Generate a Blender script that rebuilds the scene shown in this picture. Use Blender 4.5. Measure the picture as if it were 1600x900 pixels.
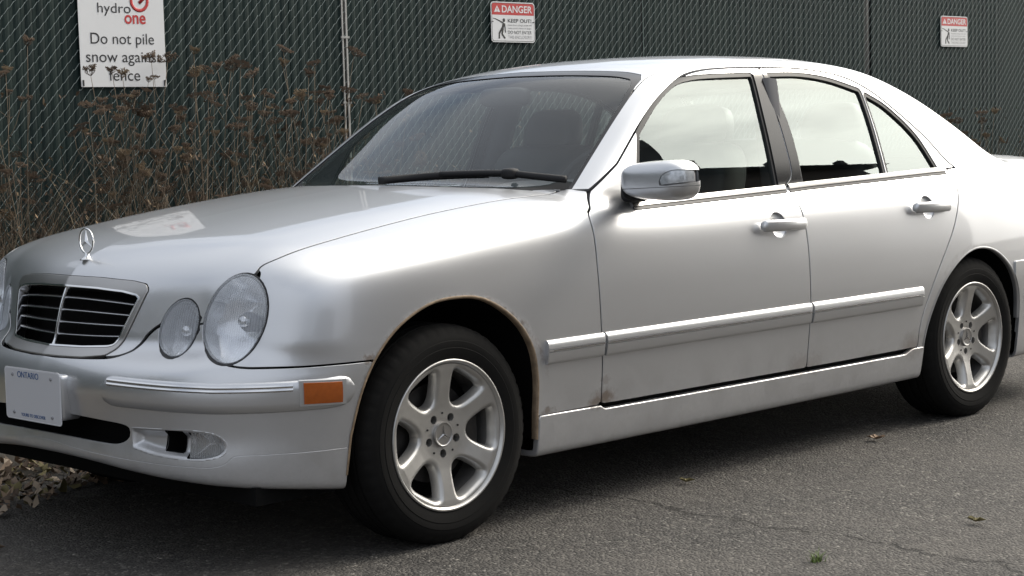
import bpy, bmesh, math, random
import numpy as np
from mathutils import Vector, Matrix, Euler

# ------------------------------------------------------------------ camera, sky, sun, exposure
scene = bpy.context.scene
for _o in list(bpy.data.objects):
    bpy.data.objects.remove(_o)
COL = scene.collection
CAMP = (-3.502195, -4.667808, 1.182145, 0.7812867, -0.0865623, -0.0274094, 2839.604)

def cam_basis():
    cx, cy, cz, yaw, pit, rol, f = CAMP
    fw = np.array([math.sin(yaw)*math.cos(pit), math.cos(yaw)*math.cos(pit), math.sin(pit)])
    r = np.array([math.cos(yaw), -math.sin(yaw), 0.0])
    u = np.cross(r, fw)
    r2 = r*math.cos(rol) + u*math.sin(rol)
    u2 = -r*math.sin(rol) + u*math.cos(rol)
    return np.array([cx, cy, cz]), fw, r2, u2, f
CC, CF, CR, CU, CFOC = cam_basis()
cam = bpy.data.cameras.new('camera')
cam_o = bpy.data.objects.new('camera', cam)
COL.objects.link(cam_o)
cam.sensor_width = 36.0
cam.lens = CFOC/1600.0*36.0
cam.clip_start = 0.1
cam.clip_end = 900.0
cam_o.matrix_world = Matrix(((CR[0], CU[0], -CF[0], CC[0]), (CR[1], CU[1], -CF[1], CC[1]),
                             (CR[2], CU[2], -CF[2], CC[2]), (0, 0, 0, 1)))
scene.camera = cam_o

SUN_EL, SUN_AZ = 36.0, 103.0        # elevation; azimuth as compass bearing with +Y = 0, +X = 90
world = bpy.data.worlds.new('World')
scene.world = world
world.use_nodes = True
wn, wl = world.node_tree.nodes, world.node_tree.links
wn.clear()
w_out = wn.new('ShaderNodeOutputWorld')
w_bg = wn.new('ShaderNodeBackground')
w_bg.inputs['Strength'].default_value = 0.12
w_sky = wn.new('ShaderNodeTexSky')
w_sky.sky_type = 'NISHITA'
w_sky.sun_disc = False
w_sky.sun_elevation = math.radians(SUN_EL)
w_sky.sun_rotation = math.radians(SUN_AZ)
w_sky.air_density = 1.0
w_sky.dust_density = 2.0
# broken high cloud over the whole sky
w_tc = wn.new('ShaderNodeTexCoord')
w_map = wn.new('ShaderNodeMapping')
w_map.inputs['Scale'].default_value = (1.0, 1.0, 2.6)
w_noise = wn.new('ShaderNodeTexNoise')
w_noise.inputs['Scale'].default_value = 2.3
w_noise.inputs['Detail'].default_value = 6.0
w_noise.inputs['Roughness'].default_value = 0.55
w_ramp = wn.new('ShaderNodeValToRGB')
w_ramp.color_ramp.elements[0].position = 0.18
w_ramp.color_ramp.elements[0].color = (0, 0, 0, 1)
w_ramp.color_ramp.elements[1].position = 0.52
w_ramp.color_ramp.elements[1].color = (1, 1, 1, 1)
w_mix = wn.new('ShaderNodeMix')
w_mix.data_type = 'RGBA'
wl.new(w_tc.outputs['Generated'], w_map.inputs['Vector'])
wl.new(w_map.outputs['Vector'], w_noise.inputs['Vector'])
wl.new(w_noise.outputs['Fac'], w_ramp.inputs['Fac'])
wl.new(w_ramp.outputs['Color'], w_mix.inputs['Factor'])
# thin cloud scatters the sun forward: a broad aureole round the hidden sun
_a, _e = math.radians(SUN_AZ), math.radians(SUN_EL)
SUN_DIR = Vector((math.sin(_a)*math.cos(_e), math.cos(_a)*math.cos(_e), math.sin(_e)))
w_dot = wn.new('ShaderNodeVectorMath')
w_dot.operation = 'DOT_PRODUCT'
w_dot.inputs[1].default_value = SUN_DIR
w_nrm = wn.new('ShaderNodeVectorMath')
w_nrm.operation = 'NORMALIZE'
wl.new(w_tc.outputs['Generated'], w_nrm.inputs[0])
wl.new(w_nrm.outputs['Vector'], w_dot.inputs[0])
w_mr = wn.new('ShaderNodeMapRange')
w_mr.inputs['From Min'].default_value = 0.45
w_mr.inputs['From Max'].default_value = 1.0
wl.new(w_dot.outputs['Value'], w_mr.inputs['Value'])
w_pow = wn.new('ShaderNodeMath')
w_pow.operation = 'POWER'
w_pow.inputs[1].default_value = 2.0
wl.new(w_mr.outputs['Result'], w_pow.inputs[0])
w_cl = wn.new('ShaderNodeMix')
w_cl.data_type = 'RGBA'
w_cl.inputs['A'].default_value = (5.2, 5.55, 6.15, 1)
w_cl.inputs['B'].default_value = (40, 38.5, 35.5, 1)
wl.new(w_pow.outputs['Value'], w_cl.inputs['Factor'])
wl.new(w_cl.outputs['Result'], w_mix.inputs['B'])
wl.new(w_sky.outputs['Color'], w_mix.inputs['A'])
wl.new(w_mix.outputs['Result'], w_bg.inputs['Color'])
wl.new(w_bg.outputs['Background'], w_out.inputs['Surface'])

sun = bpy.data.lights.new('sun', 'SUN')
sun.energy = 1.5
sun.angle = math.radians(14)
sun.color = (1.0, 0.93, 0.82)
sun_o = bpy.data.objects.new('sun', sun)
COL.objects.link(sun_o)
sun_o.rotation_euler = SUN_DIR.to_track_quat('Z', 'Y').to_euler()
scene.view_settings.view_transform = 'Standard'
scene.view_settings.look = 'None'
scene.view_settings.gamma = 1.0
scene.view_settings.exposure = 0.36
scene.view_settings.use_curve_mapping = False
rnd = random.Random(7)

# ------------------------------------------------------------------ helpers: materials
def new_mat(name):
    m = bpy.data.materials.new(name)
    m.use_nodes = True
    nt = m.node_tree
    b = nt.nodes['Principled BSDF']
    return m, nt, b

def simple(name, col, rough=0.5, metal=0.0, coat=0.0, spec=0.5, noise=0.0, nscale=40.0, bump=0.0):
    m, nt, b = new_mat(name)
    b.inputs['Base Color'].default_value = (*col, 1)
    b.inputs['Roughness'].default_value = rough
    b.inputs['Metallic'].default_value = metal
    b.inputs['Specular IOR Level'].default_value = spec
    b.inputs['Coat Weight'].default_value = coat
    b.inputs['Coat Roughness'].default_value = 0.03
    if noise or bump:
        tc = nt.nodes.new('ShaderNodeTexCoord')
        n = nt.nodes.new('ShaderNodeTexNoise')
        n.inputs['Scale'].default_value = nscale
        n.inputs['Detail'].default_value = 5
        nt.links.new(tc.outputs['Object'], n.inputs['Vector'])
        if noise:
            mx = nt.nodes.new('ShaderNodeMix')
            mx.data_type = 'RGBA'
            mx.inputs['A'].default_value = (*[c*(1-noise) for c in col], 1)
            mx.inputs['B'].default_value = (*[min(1, c*(1+noise)) for c in col], 1)
            nt.links.new(n.outputs['Fac'], mx.inputs['Factor'])
            nt.links.new(mx.outputs['Result'], b.inputs['Base Color'])
        if bump:
            bp = nt.nodes.new('ShaderNodeBump')
            bp.inputs['Strength'].default_value = 1.0
            bp.inputs['Distance'].default_value = bump
            nt.links.new(n.outputs['Fac'], bp.inputs['Height'])
            nt.links.new(bp.outputs['Normal'], b.inputs['Normal'])
    return m
# ------------------------------------------------------------------ car surface as an implicit function
class Curve1:
    """smooth 1-D function from knots (cubic through the knots, then a light gaussian)"""
    def __init__(s, pts, sig=0.02, step=0.001):
        k = np.array(pts, float)
        x, y = k[:, 0], k[:, 1]
        d = np.diff(y)/np.diff(x)
        m = np.empty_like(x)
        m[0], m[-1] = d[0], d[-1]
        h = np.diff(x)
        m[1:-1] = (d[:-1]*h[1:] + d[1:]*h[:-1])/(h[:-1]+h[1:])
        g = np.arange(x[0]-0.5, x[-1]+0.5, step)
        i = np.clip(np.searchsorted(x, g)-1, 0, len(x)-2)
        t = (g-x[i])/h[i]
        v = ((2*t**3-3*t**2+1)*y[i] + (t**3-2*t**2+t)*h[i]*m[i] + (-2*t**3+3*t**2)*y[i+1] + (t**3-t**2)*h[i]*m[i+1])
        v = np.where(g < x[0], y[0]+(g-x[0])*m[0], v)
        v = np.where(g > x[-1], y[-1]+(g-x[-1])*m[-1], v)
        n = int(4*sig/step)
        ker = np.exp(-0.5*(np.arange(-n, n+1)*step/sig)**2)
        ker /= ker.sum()
        pad = np.concatenate([v[0]-(np.arange(n, 0, -1))*step*m[0], v, v[-1]+np.arange(1, n+1)*step*m[-1]])
        s.v = np.convolve(pad, ker, 'valid')
        s.g0, s.st, s.n = g[0], step, len(g)
    def __call__(s, x):
        u = np.clip((x-s.g0)/s.st, 0, s.n-1.001)
        i = u.astype(np.int32)
        f = u-i
        return s.v[i]*(1-f)+s.v[i+1]*f

def smax(a, b, k):
    h = np.maximum(k-np.abs(a-b), 0)/k
    return np.maximum(a, b)+h*h*h*k/6
def smin(a, b, k):
    return -smax(-a, -b, k)
def sstep(a, b, x):
    t = np.clip((x-a)/(b-a), 0, 1)
    return t*t*t*(t*(6*t-15)+10)

W_PLAN = Curve1([(-1.0, .60), (-.75, .735), (-.6, .805), (-.45, .848), (-.3, .873), (-.1, .888), (.15, .891), (.5, .892), (1.0, .897), (1.7, .8995),
                 (2.4, .898), (2.83, .893), (3.2, .880), (3.6, .852), (3.95, .81)], .05)
W_PROF = Curve1([(.0, -.10), (.15, -.05), (.22, -.034), (.33, -.020), (.45, -.007), (.55, 0), (.65, -.002), (.75, -.010),
                 (.84, -.024), (.91, -.042), (.97, -.066), (1.1, -.15)], .02)
F_PLAN = Curve1([(0, 0), (.15, .004), (.3, .018), (.45, .046), (.6, .095), (.72, .165), (.82, .26), (.9, .36)], .03)
F_VERT = Curve1([(.10, -.70), (.18, -.765), (.235, -.80), (.30, -.812), (.37, -.806), (.44, -.812), (.505, -.817), (.540, -.808),
                 (.570, -.790), (.600, -.757), (.65, -.742), (.72, -.722), (.79, -.694), (.83, -.665), (.9, -.55)], .010)
F_UP = Curve1([(0, 0), (.2, .022), (.34, .055), (.47, .098), (.54, .126), (.62, .140), (.70, .158), (.8, .185), (.9, .22)], .03)
T_C = Curve1([(-.9, .60), (-.78, .755), (-.70, .825), (-.62, .860), (-.52, .887), (-.4, .909), (-.2, .941), (.0, .968), (.2, .991),
              (.45, 1.014), (.7, 1.022), (1.0, 1.016), (1.7, 1.022), (2.7, 1.038), (3.2, 1.046), (3.6, 1.036), (3.9, 1.01), (4.1, .96)], .035)
T_D = Curve1([(0, 0), (.2, -.002), (.4, -.010), (.55, -.021), (.72, -.050), (.82, -.076), (.95, -.125)], .03)
R_C = Curve1([(.25, .800), (.45, .946), (.60, 1.048), (.80, 1.178), (1.0, 1.302), (1.14, 1.372), (1.25, 1.402), (1.4, 1.424), (1.7, 1.445), (2.0, 1.450),
              (2.3, 1.442), (2.55, 1.410), (2.8, 1.335), (3.05, 1.228), (3.33, 1.085), (3.6, .94), (3.85, .80)], .03)
G_W = Curve1([(.55, .80), (.75, .828), (.86, .830), (.96, .806), (1.08, .766), (1.2, .722), (1.3, .680), (1.38, .640), (1.46, .590)], .02)
BOT = Curve1([(-.85, .285), (-.75, .262), (-.65, .243), (-.5, .226), (-.37, .21), (-.2, .20), (.2, .198), (3, .198)], .03)

def FB(X, Y, Z):
    y = np.abs(Y)
    # lower body
    zu = sstep(.54, .64, Z)
    side = y-(W_PLAN(X)+W_PROF(Z))
    front = (F_VERT(Z)+F_PLAN(y)*(1-zu)+F_UP(y)*zu*(1-.10*sstep(.64, .90, Z)))-X
    top = (Z-(T_C(X)+T_D(y)))*0.95
    rear = X-(3.96-.25*y**3-.10*(Z-.62)**2)
    bot = BOT(X)+.022*(1-sstep(.0, .65, y))*(1-sstep(-.75, -.55, X))-Z
    kf = .18+.06*sstep(.5, .66, Z)
    a = smax(front, side, kf)
    a = smax(a, rear, .25)
    a = smax(a, top, .115)
    a = smax(a, bot, .03)
    # greenhouse
    t = sstep(1.2, 2.5, X)
    Xs = X-(.15*(1-t)-.20*t)*y*y
    roof = (Z-(R_C(Xs)-.085*y*y-.10*y**4))*(.86)
    gs = y-(G_W(Z)-.012*(X-1.7)**2)
    g = np.maximum(smax(roof, gs*.93, .045), .62-Z)
    ks = .035+.06*sstep(2.6, 3.1, X)
    return smin(a, g, ks)

def grad(P, h=.0025):
    X, Y, Z = P[:, 0], P[:, 1], P[:, 2]
    return np.stack([FB(X+h, Y, Z)-FB(X-h, Y, Z), FB(X, Y+h, Z)-FB(X, Y-h, Z), FB(X, Y, Z+h)-FB(X, Y, Z-h)], 1)/(2*h)
def nrm(P):
    g = grad(P)
    return g/np.maximum(np.linalg.norm(g, axis=1, keepdims=True), 1e-9)
def project(P, it=4):
    P = P.copy()
    for _ in range(it):
        g = grad(P)
        f = FB(P[:, 0], P[:, 1], P[:, 2])
        P -= (f/np.maximum((g*g).sum(1), .15))[:, None]*g
    return P

def pxs(pts):
    """points on the car surface seen at photo pixels"""
    p = np.array(pts, float)
    d = CF+CR*((p[:, :1]-800)/CFOC)+CU*((450-p[:, 1:])/CFOC)
    t = np.arange(4.2, 11.0, .012)
    Q = CC+t[None, :, None]*d[:, None, :]
    f = FB(Q[..., 0].ravel(), Q[..., 1].ravel(), Q[..., 2].ravel()).reshape(len(p), len(t))
    hit = (f[:, 1:] <= 0) & (f[:, :-1] > 0)
    i = np.where(hit.any(1), hit.argmax(1), np.minimum(f.argmin(1), len(t)-2))
    a, b = t[i], t[i+1]
    for _ in range(14):
        m = (a+b)/2
        q = CC+m[:, None]*d
        o = FB(q[:, 0], q[:, 1], q[:, 2]) > 0
        a = np.where(o, m, a); b = np.where(o, b, m)
    return CC+b[:, None]*d
def px(x, y):
    return pxs([(x, y)])[0]
def to_px(P):
    P = np.atleast_2d(P)-CC
    z = P@CF
    return np.c_[800+CFOC*(P@CR)/z, 450-CFOC*(P@CU)/z]

def catmull(pts, n=8):
    p = np.array(pts, float)
    if len(p) < 3: 
        return np.array([p[0]+(p[-1]-p[0])*t for t in np.linspace(0, 1, n+1)])
    q = np.vstack([2*p[0]-p[1], p, 2*p[-1]-p[-2]])
    out = []
    for i in range(1, len(q)-2):
        a, b, c, d = q[i-1], q[i], q[i+1], q[i+2]
        for t in np.linspace(0, 1, n, endpoint=False):
            out.append(.5*((2*b)+(c-a)*t+(2*a-5*b+4*c-d)*t*t+(3*b-a-3*c+d)*t**3))
    out.append(q[-2])
    return np.array(out)

def poly_sdf(P, poly):
    """signed distance of 2-D points to a closed polygon, negative inside"""
    n = len(poly)
    best = np.full(len(P), 1e9)
    s = np.ones(len(P))
    j = n-1
    for i in range(n):
        vi, vj = poly[i], poly[j]
        e = vj-vi
        w = P-vi
        t = np.clip((w@e)/max(e@e, 1e-12), 0, 1)
        b = w-t[:, None]*e
        best = np.minimum(best, (b*b).sum(1))
        c1 = P[:, 1] >= vi[1]; c2 = P[:, 1] < vj[1]; c3 = e[0]*w[:, 1] > e[1]*w[:, 0]
        flip = (c1 & c2 & c3) | (~c1 & ~c2 & ~c3)
        s = np.where(flip, -s, s)
        j = i
    return s*np.sqrt(best)

# ---- mesh container: verts (n,3), faces list of index tuples (quads array fast path)
def surface_nets(h=.011, lo=(-.90, -.95, .17), hi=(4.02, .95, 1.50)):
    lo = np.array(lo); hi = np.array(hi)
    B = 4
    H = h*B
    nb = np.ceil((hi-lo)/H).astype(int)
    gx, gy, gz = [lo[i]+H*(np.arange(nb[i])+.5) for i in range(3)]
    Cx, Cy, Cz = np.meshgrid(gx, gy, gz, indexing='ij')
    f = FB(Cx.ravel(), Cy.ravel(), Cz.ravel()).reshape(Cx.shape)
    act = np.argwhere(np.abs(f) < H*3.0)
    # fine samples: gather the node ids of the active blocks
    N = nb*B+1
    o = np.arange(B+1)
    ox, oy, oz = [q.ravel() for q in np.meshgrid(o, o, o, indexing='ij')]
    idx = (act[:, None, :]*B+np.stack([ox, oy, oz], 1)[None]).reshape(-1, 3)
    flat = (idx[:, 0]*N[1]+idx[:, 1])*N[2]+idx[:, 2]
    uniq = np.unique(flat)
    val = np.full(int(N.prod()), np.nan, np.float32)
    ux, uy, uz = uniq//(N[1]*N[2]), (uniq//N[2]) % N[1], uniq % N[2]
    val[uniq] = FB(lo[0]+h*ux, lo[1]+h*uy, lo[2]+h*uz)
    o = np.arange(B)
    ox, oy, oz = [q.ravel() for q in np.meshgrid(o, o, o, indexing='ij')]
    cell = (act[:, None, :]*B+np.stack([ox, oy, oz], 1)[None]).reshape(-1, 3)
    S = np.array([N[1]*N[2], N[2], 1])
    base = cell@S
    corner = np.array([[i, j, k] for i in (0, 1) for j in (0, 1) for k in (0, 1)])
    cv = val[base[:, None]+(corner@S)[None]]
    mixed = (cv.min(1) < 0) & (cv.max(1) >= 0)
    cell, base, cv = cell[mixed], base[mixed], cv[mixed]
    acc = np.zeros((len(cell), 3)); cnt = np.zeros(len(cell))
    for a in range(8):
        for b in range(a+1, 8):
            if np.abs(corner[a]-corner[b]).sum() != 1: continue
            fa, fb = cv[:, a], cv[:, b]
            m = (fa < 0) != (fb < 0)
            t = np.where(m, fa/np.where(m, fa-fb, 1), 0)
            acc += np.where(m[:, None], corner[a]+t[:, None]*(corner[b]-corner[a]), 0)
            cnt += m
    V = lo+h*(cell+acc/cnt[:, None])
    vid = np.full(int(N.prod()), -1, np.int32)
    vid[base] = np.arange(len(base))
    quads = []
    for ax in range(3):
        e = S[ax]; u = S[(ax+1) % 3]; w = S[(ax+2) % 3]
        # edge from node n to n+e ; the cells around it: n, n-u, n-w, n-u-w
        n = base
        a = val[n]; b = val[n+e]
        m = ((a < 0) != (b < 0))
        n = n[m]; a = a[m]
        c = np.stack([vid[n], vid[n-u], vid[n-u-w], vid[n-w]], 1)
        ok = (c >= 0).all(1)
        c = c[ok]; flip = (a[ok] < 0)
        c[flip] = c[flip][:, ::-1]
        quads.append(c[:, ::-1])
    Q = np.vstack(quads)
    V = project(V, 4)
    return V, Q

def split_faces(faces):
    """faces as (quad array, list of other polygons)"""
    if isinstance(faces, tuple): return faces
    if isinstance(faces, np.ndarray): return faces, []
    return np.array([q for q in faces if len(q) == 4], int).reshape(-1, 4), [q for q in faces if len(q) != 4]
def clip(V, faces, f):
    """keep the part of the mesh with f < 0"""
    Q, Lst = split_faces(faces)
    f = np.where(np.abs(f) < 1e-5, -1e-5, f)
    ins = f < 0
    k = ins[Q].sum(1)
    keepQ = Q[k == 4]
    todo = Q[(k > 0) & (k < 4)].tolist()
    keep = []
    for q in Lst:
        s = sum(bool(ins[v]) for v in q)
        if s == len(q): keep.append(q)
        elif s: todo.append(q)
    extra = []; emap = {}; base = len(V)
    fl = f.tolist() if len(todo) else []
    for q in todo:
        out = []
        n = len(q)
        for i in range(n):
            a, b = q[i], q[(i+1) % n]
            ia, ib = fl[a] < 0, fl[b] < 0
            if ia: out.append(a)
            if ia != ib:
                key = (a, b) if a < b else (b, a)
                e = emap.get(key)
                if e is None:
                    e = base+len(extra); emap[key] = e
                    extra.append((key[0], key[1], fl[key[0]]/(fl[key[0]]-fl[key[1]])))
                out.append(e)
        if len(out) >= 3: keep.append(tuple(out))
    if extra:
        E = np.array(extra); a = E[:, 0].astype(int); b = E[:, 1].astype(int)
        V = np.vstack([V, V[a]+E[:, 2:]*(V[b]-V[a])])
    return compact(V, (keepQ, keep))
def compact(V, faces):
    Q, Lst = split_faces(faces)
    used = np.zeros(len(V), bool)
    used[Q.ravel()] = True
    if Lst: used[np.array([v for q in Lst for v in q], int)] = True
    new = np.cumsum(used)-1
    nl = new.tolist() if Lst else None
    return V[used], (new[Q], [tuple(nl[v] for v in q) for q in Lst])

def cut(V, faces, *fns):
    for fn in fns:
        if len(V) == 0: break
        V, faces = clip(V, faces, fn(V))
    return V, faces

def link(o, parent=None):
    COL.objects.link(o)
    if parent is not None: o.parent = parent
    return o

def flat_faces(faces):
    Q, Lst = split_faces(faces)
    loops = np.concatenate([Q.ravel(), np.array([v for q in Lst for v in q], int)]).astype(np.int32)
    sizes = np.concatenate([np.full(len(Q), 4), np.array([len(q) for q in Lst], int)]).astype(np.int32)
    return loops, sizes
def mesh_obj(name, V, faces, mat, parent=None, normals=None, smooth=True):
    me = bpy.data.meshes.new(name)
    V = np.asarray(V, np.float32)
    loops, sizes = flat_faces(faces)
    n = len(sizes)
    me.vertices.add(len(V)); me.vertices.foreach_set('co', V.ravel())
    me.loops.add(len(loops)); me.loops.foreach_set('vertex_index', loops)
    me.polygons.add(n); me.polygons.foreach_set('loop_start', np.concatenate([[0], np.cumsum(sizes)[:-1]]).astype(np.int32))
    me.polygons.foreach_set('use_smooth', np.full(n, bool(smooth)))
    for m in (mat if isinstance(mat, (list, tuple)) else [mat]):
        me.materials.append(m)
    me.update(calc_edges=True)
    if normals is not None:
        me.normals_split_custom_set_from_vertices(np.asarray(normals, np.float32).tolist())
    return link(bpy.data.objects.new(name, me), parent)

def boundary(faces):
    loops, sizes = flat_faces(faces)
    st = np.concatenate([[0], np.cumsum(sizes)[:-1]])
    nxt = np.arange(1, len(loops)+1); nxt[st+sizes-1] = st
    a = loops.astype(np.int64); b = loops[nxt].astype(np.int64)
    big = int(loops.max())+1
    key = a*big+b; rev = b*big+a
    m = ~np.isin(key, rev)
    return np.stack([a[m], b[m]], 1)

def skin(name, V, faces, mat, parent=None, off=0.0, thick=.010, bev=.0015, flat=None):
    """a panel: the surface piece, offset along its normals, with a rounded edge turned inwards"""
    if flat is None:
        V = project(V, 2); N = nrm(V)
    else:
        V, N = flat(V)
    P = V+N*off
    Q, Lst = split_faces(faces)
    b = boundary((Q, Lst))
    n = len(P)
    bv, inv = np.unique(b.ravel(), return_inverse=True)
    e = inv.reshape(b.shape)
    od = np.zeros((len(bv), 3))
    o = np.cross(P[b[:, 1]]-P[b[:, 0]], N[b[:, 0]]+N[b[:, 1]])
    o /= np.maximum(np.linalg.norm(o, axis=1, keepdims=True), 1e-9)
    np.add.at(od, e[:, 0], o); np.add.at(od, e[:, 1], o)
    od /= np.maximum(np.linalg.norm(od, axis=1, keepdims=True), 1e-9)
    Nb = N[bv]
    r1 = P[bv]+od*bev*.7-Nb*bev*.3
    r2 = P[bv]+od*bev-Nb*bev
    r3 = P[bv]+od*bev-Nb*thick
    k = len(bv)
    n1 = Nb*.7+od*.7; n1 /= np.maximum(np.linalg.norm(n1, axis=1, keepdims=True), 1e-9)
    i, j = e[:, 0], e[:, 1]
    rim = np.vstack([np.stack([b[:, 1], b[:, 0], n+i, n+j], 1), np.stack([n+j, n+i, n+k+i, n+k+j], 1), np.stack([n+k+j, n+k+i, n+2*k+i, n+2*k+j], 1)])
    return mesh_obj(name, np.vstack([P, r1, r2, r3]), (np.vstack([Q, rim]), Lst), mat, parent, np.vstack([N, n1, od, od]))
# ------------------------------------------------------------------ car materials
def paint_material():
    m, nt, b = new_mat('silver_paint')
    N, L = nt.nodes, nt.links
    tc = N.new('ShaderNodeTexCoord')
    sep = N.new('ShaderNodeSeparateXYZ'); L.new(tc.outputs['Object'], sep.inputs[0])
    def math_(op, a, b_=None, c=None, clamp=False):
        n = N.new('ShaderNodeMath'); n.operation = op; n.use_clamp = clamp
        for i, v in enumerate((a, b_, c)):
            if v is None: continue
            if isinstance(v, (int, float)): n.inputs[i].default_value = v
            else: L.new(v, n.inputs[i])
        return n.outputs[0]
    def noise(scale, detail=5, rough=.6):
        n = N.new('ShaderNodeTexNoise'); n.inputs['Scale'].default_value = scale
        n.inputs['Detail'].default_value = detail; n.inputs['Roughness'].default_value = rough
        L.new(tc.outputs['Object'], n.inputs['Vector']); return n.outputs['Fac']
    def sm(a, lo, hi):
        n = N.new('ShaderNodeMapRange'); n.interpolation_type = 'SMOOTHSTEP'
        L.new(a, n.inputs['Value']); n.inputs['From Min'].default_value = lo; n.inputs['From Max'].default_value = hi
        return n.outputs['Result']
    X, Z = sep.outputs[0], sep.outputs[2]
    nz = noise(38, 6); nz2 = noise(9, 4); nf = noise(160, 3)
    rust = None
    # rust along the lips of the wheel arches
    for cx, cz, r in ((.028, .327, .383), (2.833, .305, .372)):
        d = math_('SQRT', math_('ADD', math_('POWER', math_('SUBTRACT', X, cx), 2), math_('POWER', math_('SUBTRACT', Z, cz), 2)))
        e = math_('ABSOLUTE', math_('SUBTRACT', d, r))
        k = sm(math_('ADD', e, math_('MULTIPLY', math_('SUBTRACT', nz2, .5), .05)), .018, .002)
        k = math_('MULTIPLY', math_('MULTIPLY', k, sm(nz, .36, .66)), math_('MULTIPLY', sm(Z, .40, .55), .75))
        if cx > 1: k = math_('MULTIPLY', k, .25)
        rust = k if rust is None else math_('MAXIMUM', rust, k)
    # brown stains at panel corners
    for cx, cz, r, w in ((.618, .340, .055, .8), (.660, .345, .065, .85), (.650, .40, .03, .5), (.40, .335, .03, .7), (-.30, .568, .035, .8), (1.66, .335, .09, .45), (1.74, .33, .08, .45), (2.38, .33, .11, .6), (1.2, .315, .05, .3), (2.1, .315, .06, .3)):
        d = math_('SQRT', math_('ADD', math_('POWER', math_('SUBTRACT', X, cx), 2), math_('POWER', math_('MULTIPLY', math_('SUBTRACT', Z, cz), 1.6), 2)))
        k = math_('MULTIPLY', sm(math_('ADD', d, math_('MULTIPLY', math_('SUBTRACT', nz, .5), .09)), r, r*.12), w)
        rust = math_('MAXIMUM', rust, k)
    dirt = math_('MULTIPLY', sm(Z, .50, .16), sm(nz2, .25, .8))
    dirt = math_('MULTIPLY', dirt, .75)
    mix1 = N.new('ShaderNodeMix'); mix1.data_type = 'RGBA'
    mix1.inputs['A'].default_value = (.585, .59, .602, 1); mix1.inputs['B'].default_value = (.23, .21, .185, 1)
    L.new(dirt, mix1.inputs['Factor'])
    rc = N.new('ShaderNodeMix'); rc.data_type = 'RGBA'
    rc.inputs['A'].default_value = (.035, .022, .013, 1); rc.inputs['B'].default_value = (.17, .105, .055, 1)
    L.new(nf, rc.inputs['Factor'])
    mix2 = N.new('ShaderNodeMix'); mix2.data_type = 'RGBA'
    L.new(rust, mix2.inputs['Factor']); L.new(mix1.outputs['Result'], mix2.inputs['A']); L.new(rc.outputs['Result'], mix2.inputs['B'])
    L.new(mix2.outputs['Result'], b.inputs['Base Color'])
    L.new(math_('SUBTRACT', .84, math_('MULTIPLY', math_('MAXIMUM', rust, dirt), .75), clamp=True), b.inputs['Metallic'])
    L.new(math_('ADD', math_('MULTIPLY', nf, .05), math_('ADD', .335, math_('MULTIPLY', math_('MAXIMUM', rust, dirt), .4))), b.inputs['Roughness'])
    L.new(math_('SUBTRACT', .85, math_('MAXIMUM', rust, math_('MULTIPLY', dirt, 1.2)), clamp=True), b.inputs['Coat Weight'])
    b.inputs['Coat Roughness'].default_value = .035
    bp = N.new('ShaderNodeBump'); bp.inputs['Distance'].default_value = .0006; bp.inputs['Strength'].default_value = .12
    L.new(noise(420, 2), bp.inputs['Height'])
    L.new(bp.outputs['Normal'], b.inputs['Normal'])
    return m

def glass_material(name, tint, ior=1.5, rough=0.0, haze=0.0, hazecol=(.5, .5, .5), rib=0.0, ribscale=60.0, ribdir='X'):
    m = bpy.data.materials.new(name); m.use_nodes = True
    nt = m.node_tree; N, L = nt.nodes, nt.links; N.clear()
    out = N.new('ShaderNodeOutputMaterial')
    tr = N.new('ShaderNodeBsdfTransparent'); tr.inputs['Color'].default_value = (*tint, 1)
    gl = N.new('ShaderNodeBsdfGlossy'); gl.inputs['Roughness'].default_value = rough; gl.inputs['Color'].default_value = (.92, 1.0, .97, 1) if name == 'side_glass' else (1, 1, 1, 1)
    fr = N.new('ShaderNodeFresnel'); fr.inputs['IOR'].default_value = ior
    # a thin pane reflects alike from both sides: undo the node's flip on back faces
    geo = N.new('ShaderNodeNewGeometry'); mi = N.new('ShaderNodeMix'); mi.data_type = 'FLOAT'
    mi.inputs['A'].default_value = ior; mi.inputs['B'].default_value = 1.0/ior
    L.new(geo.outputs['Backfacing'], mi.inputs['Factor']); L.new(mi.outputs['Result'], fr.inputs['IOR'])
    mx = N.new('ShaderNodeMixShader')
    src = tr.outputs[0]
    if haze:
        df = N.new('ShaderNodeBsdfDiffuse'); df.inputs['Color'].default_value = (*hazecol, 1)
        mh = N.new('ShaderNodeMixShader'); mh.inputs['Fac'].default_value = haze
        L.new(tr.outputs[0], mh.inputs[1]); L.new(df.outputs[0], mh.inputs[2]); src = mh.outputs[0]
    if rib:
        tc = N.new('ShaderNodeTexCoord'); wv = N.new('ShaderNodeTexWave'); wv.bands_direction = ribdir
        wv.inputs['Scale'].default_value = ribscale; wv.inputs['Distortion'].default_value = 0.6
        L.new(tc.outputs['Object'], wv.inputs['Vector'])
        bp = N.new('ShaderNodeBump'); bp.inputs['Distance'].default_value = rib; bp.inputs['Strength'].default_value = 1
        L.new(wv.outputs['Fac'], bp.inputs['Height'])
        L.new(bp.outputs['Normal'], gl.inputs['Normal']); L.new(bp.outputs['Normal'], fr.inputs['Normal'])
        if haze: L.new(bp.outputs['Normal'], df.inputs['Normal'])
    L.new(fr.outputs[0], mx.inputs['Fac']); L.new(src, mx.inputs[1]); L.new(gl.outputs[0], mx.inputs[2])
    L.new(mx.outputs[0], out.inputs['Surface'])
    return m

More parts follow.
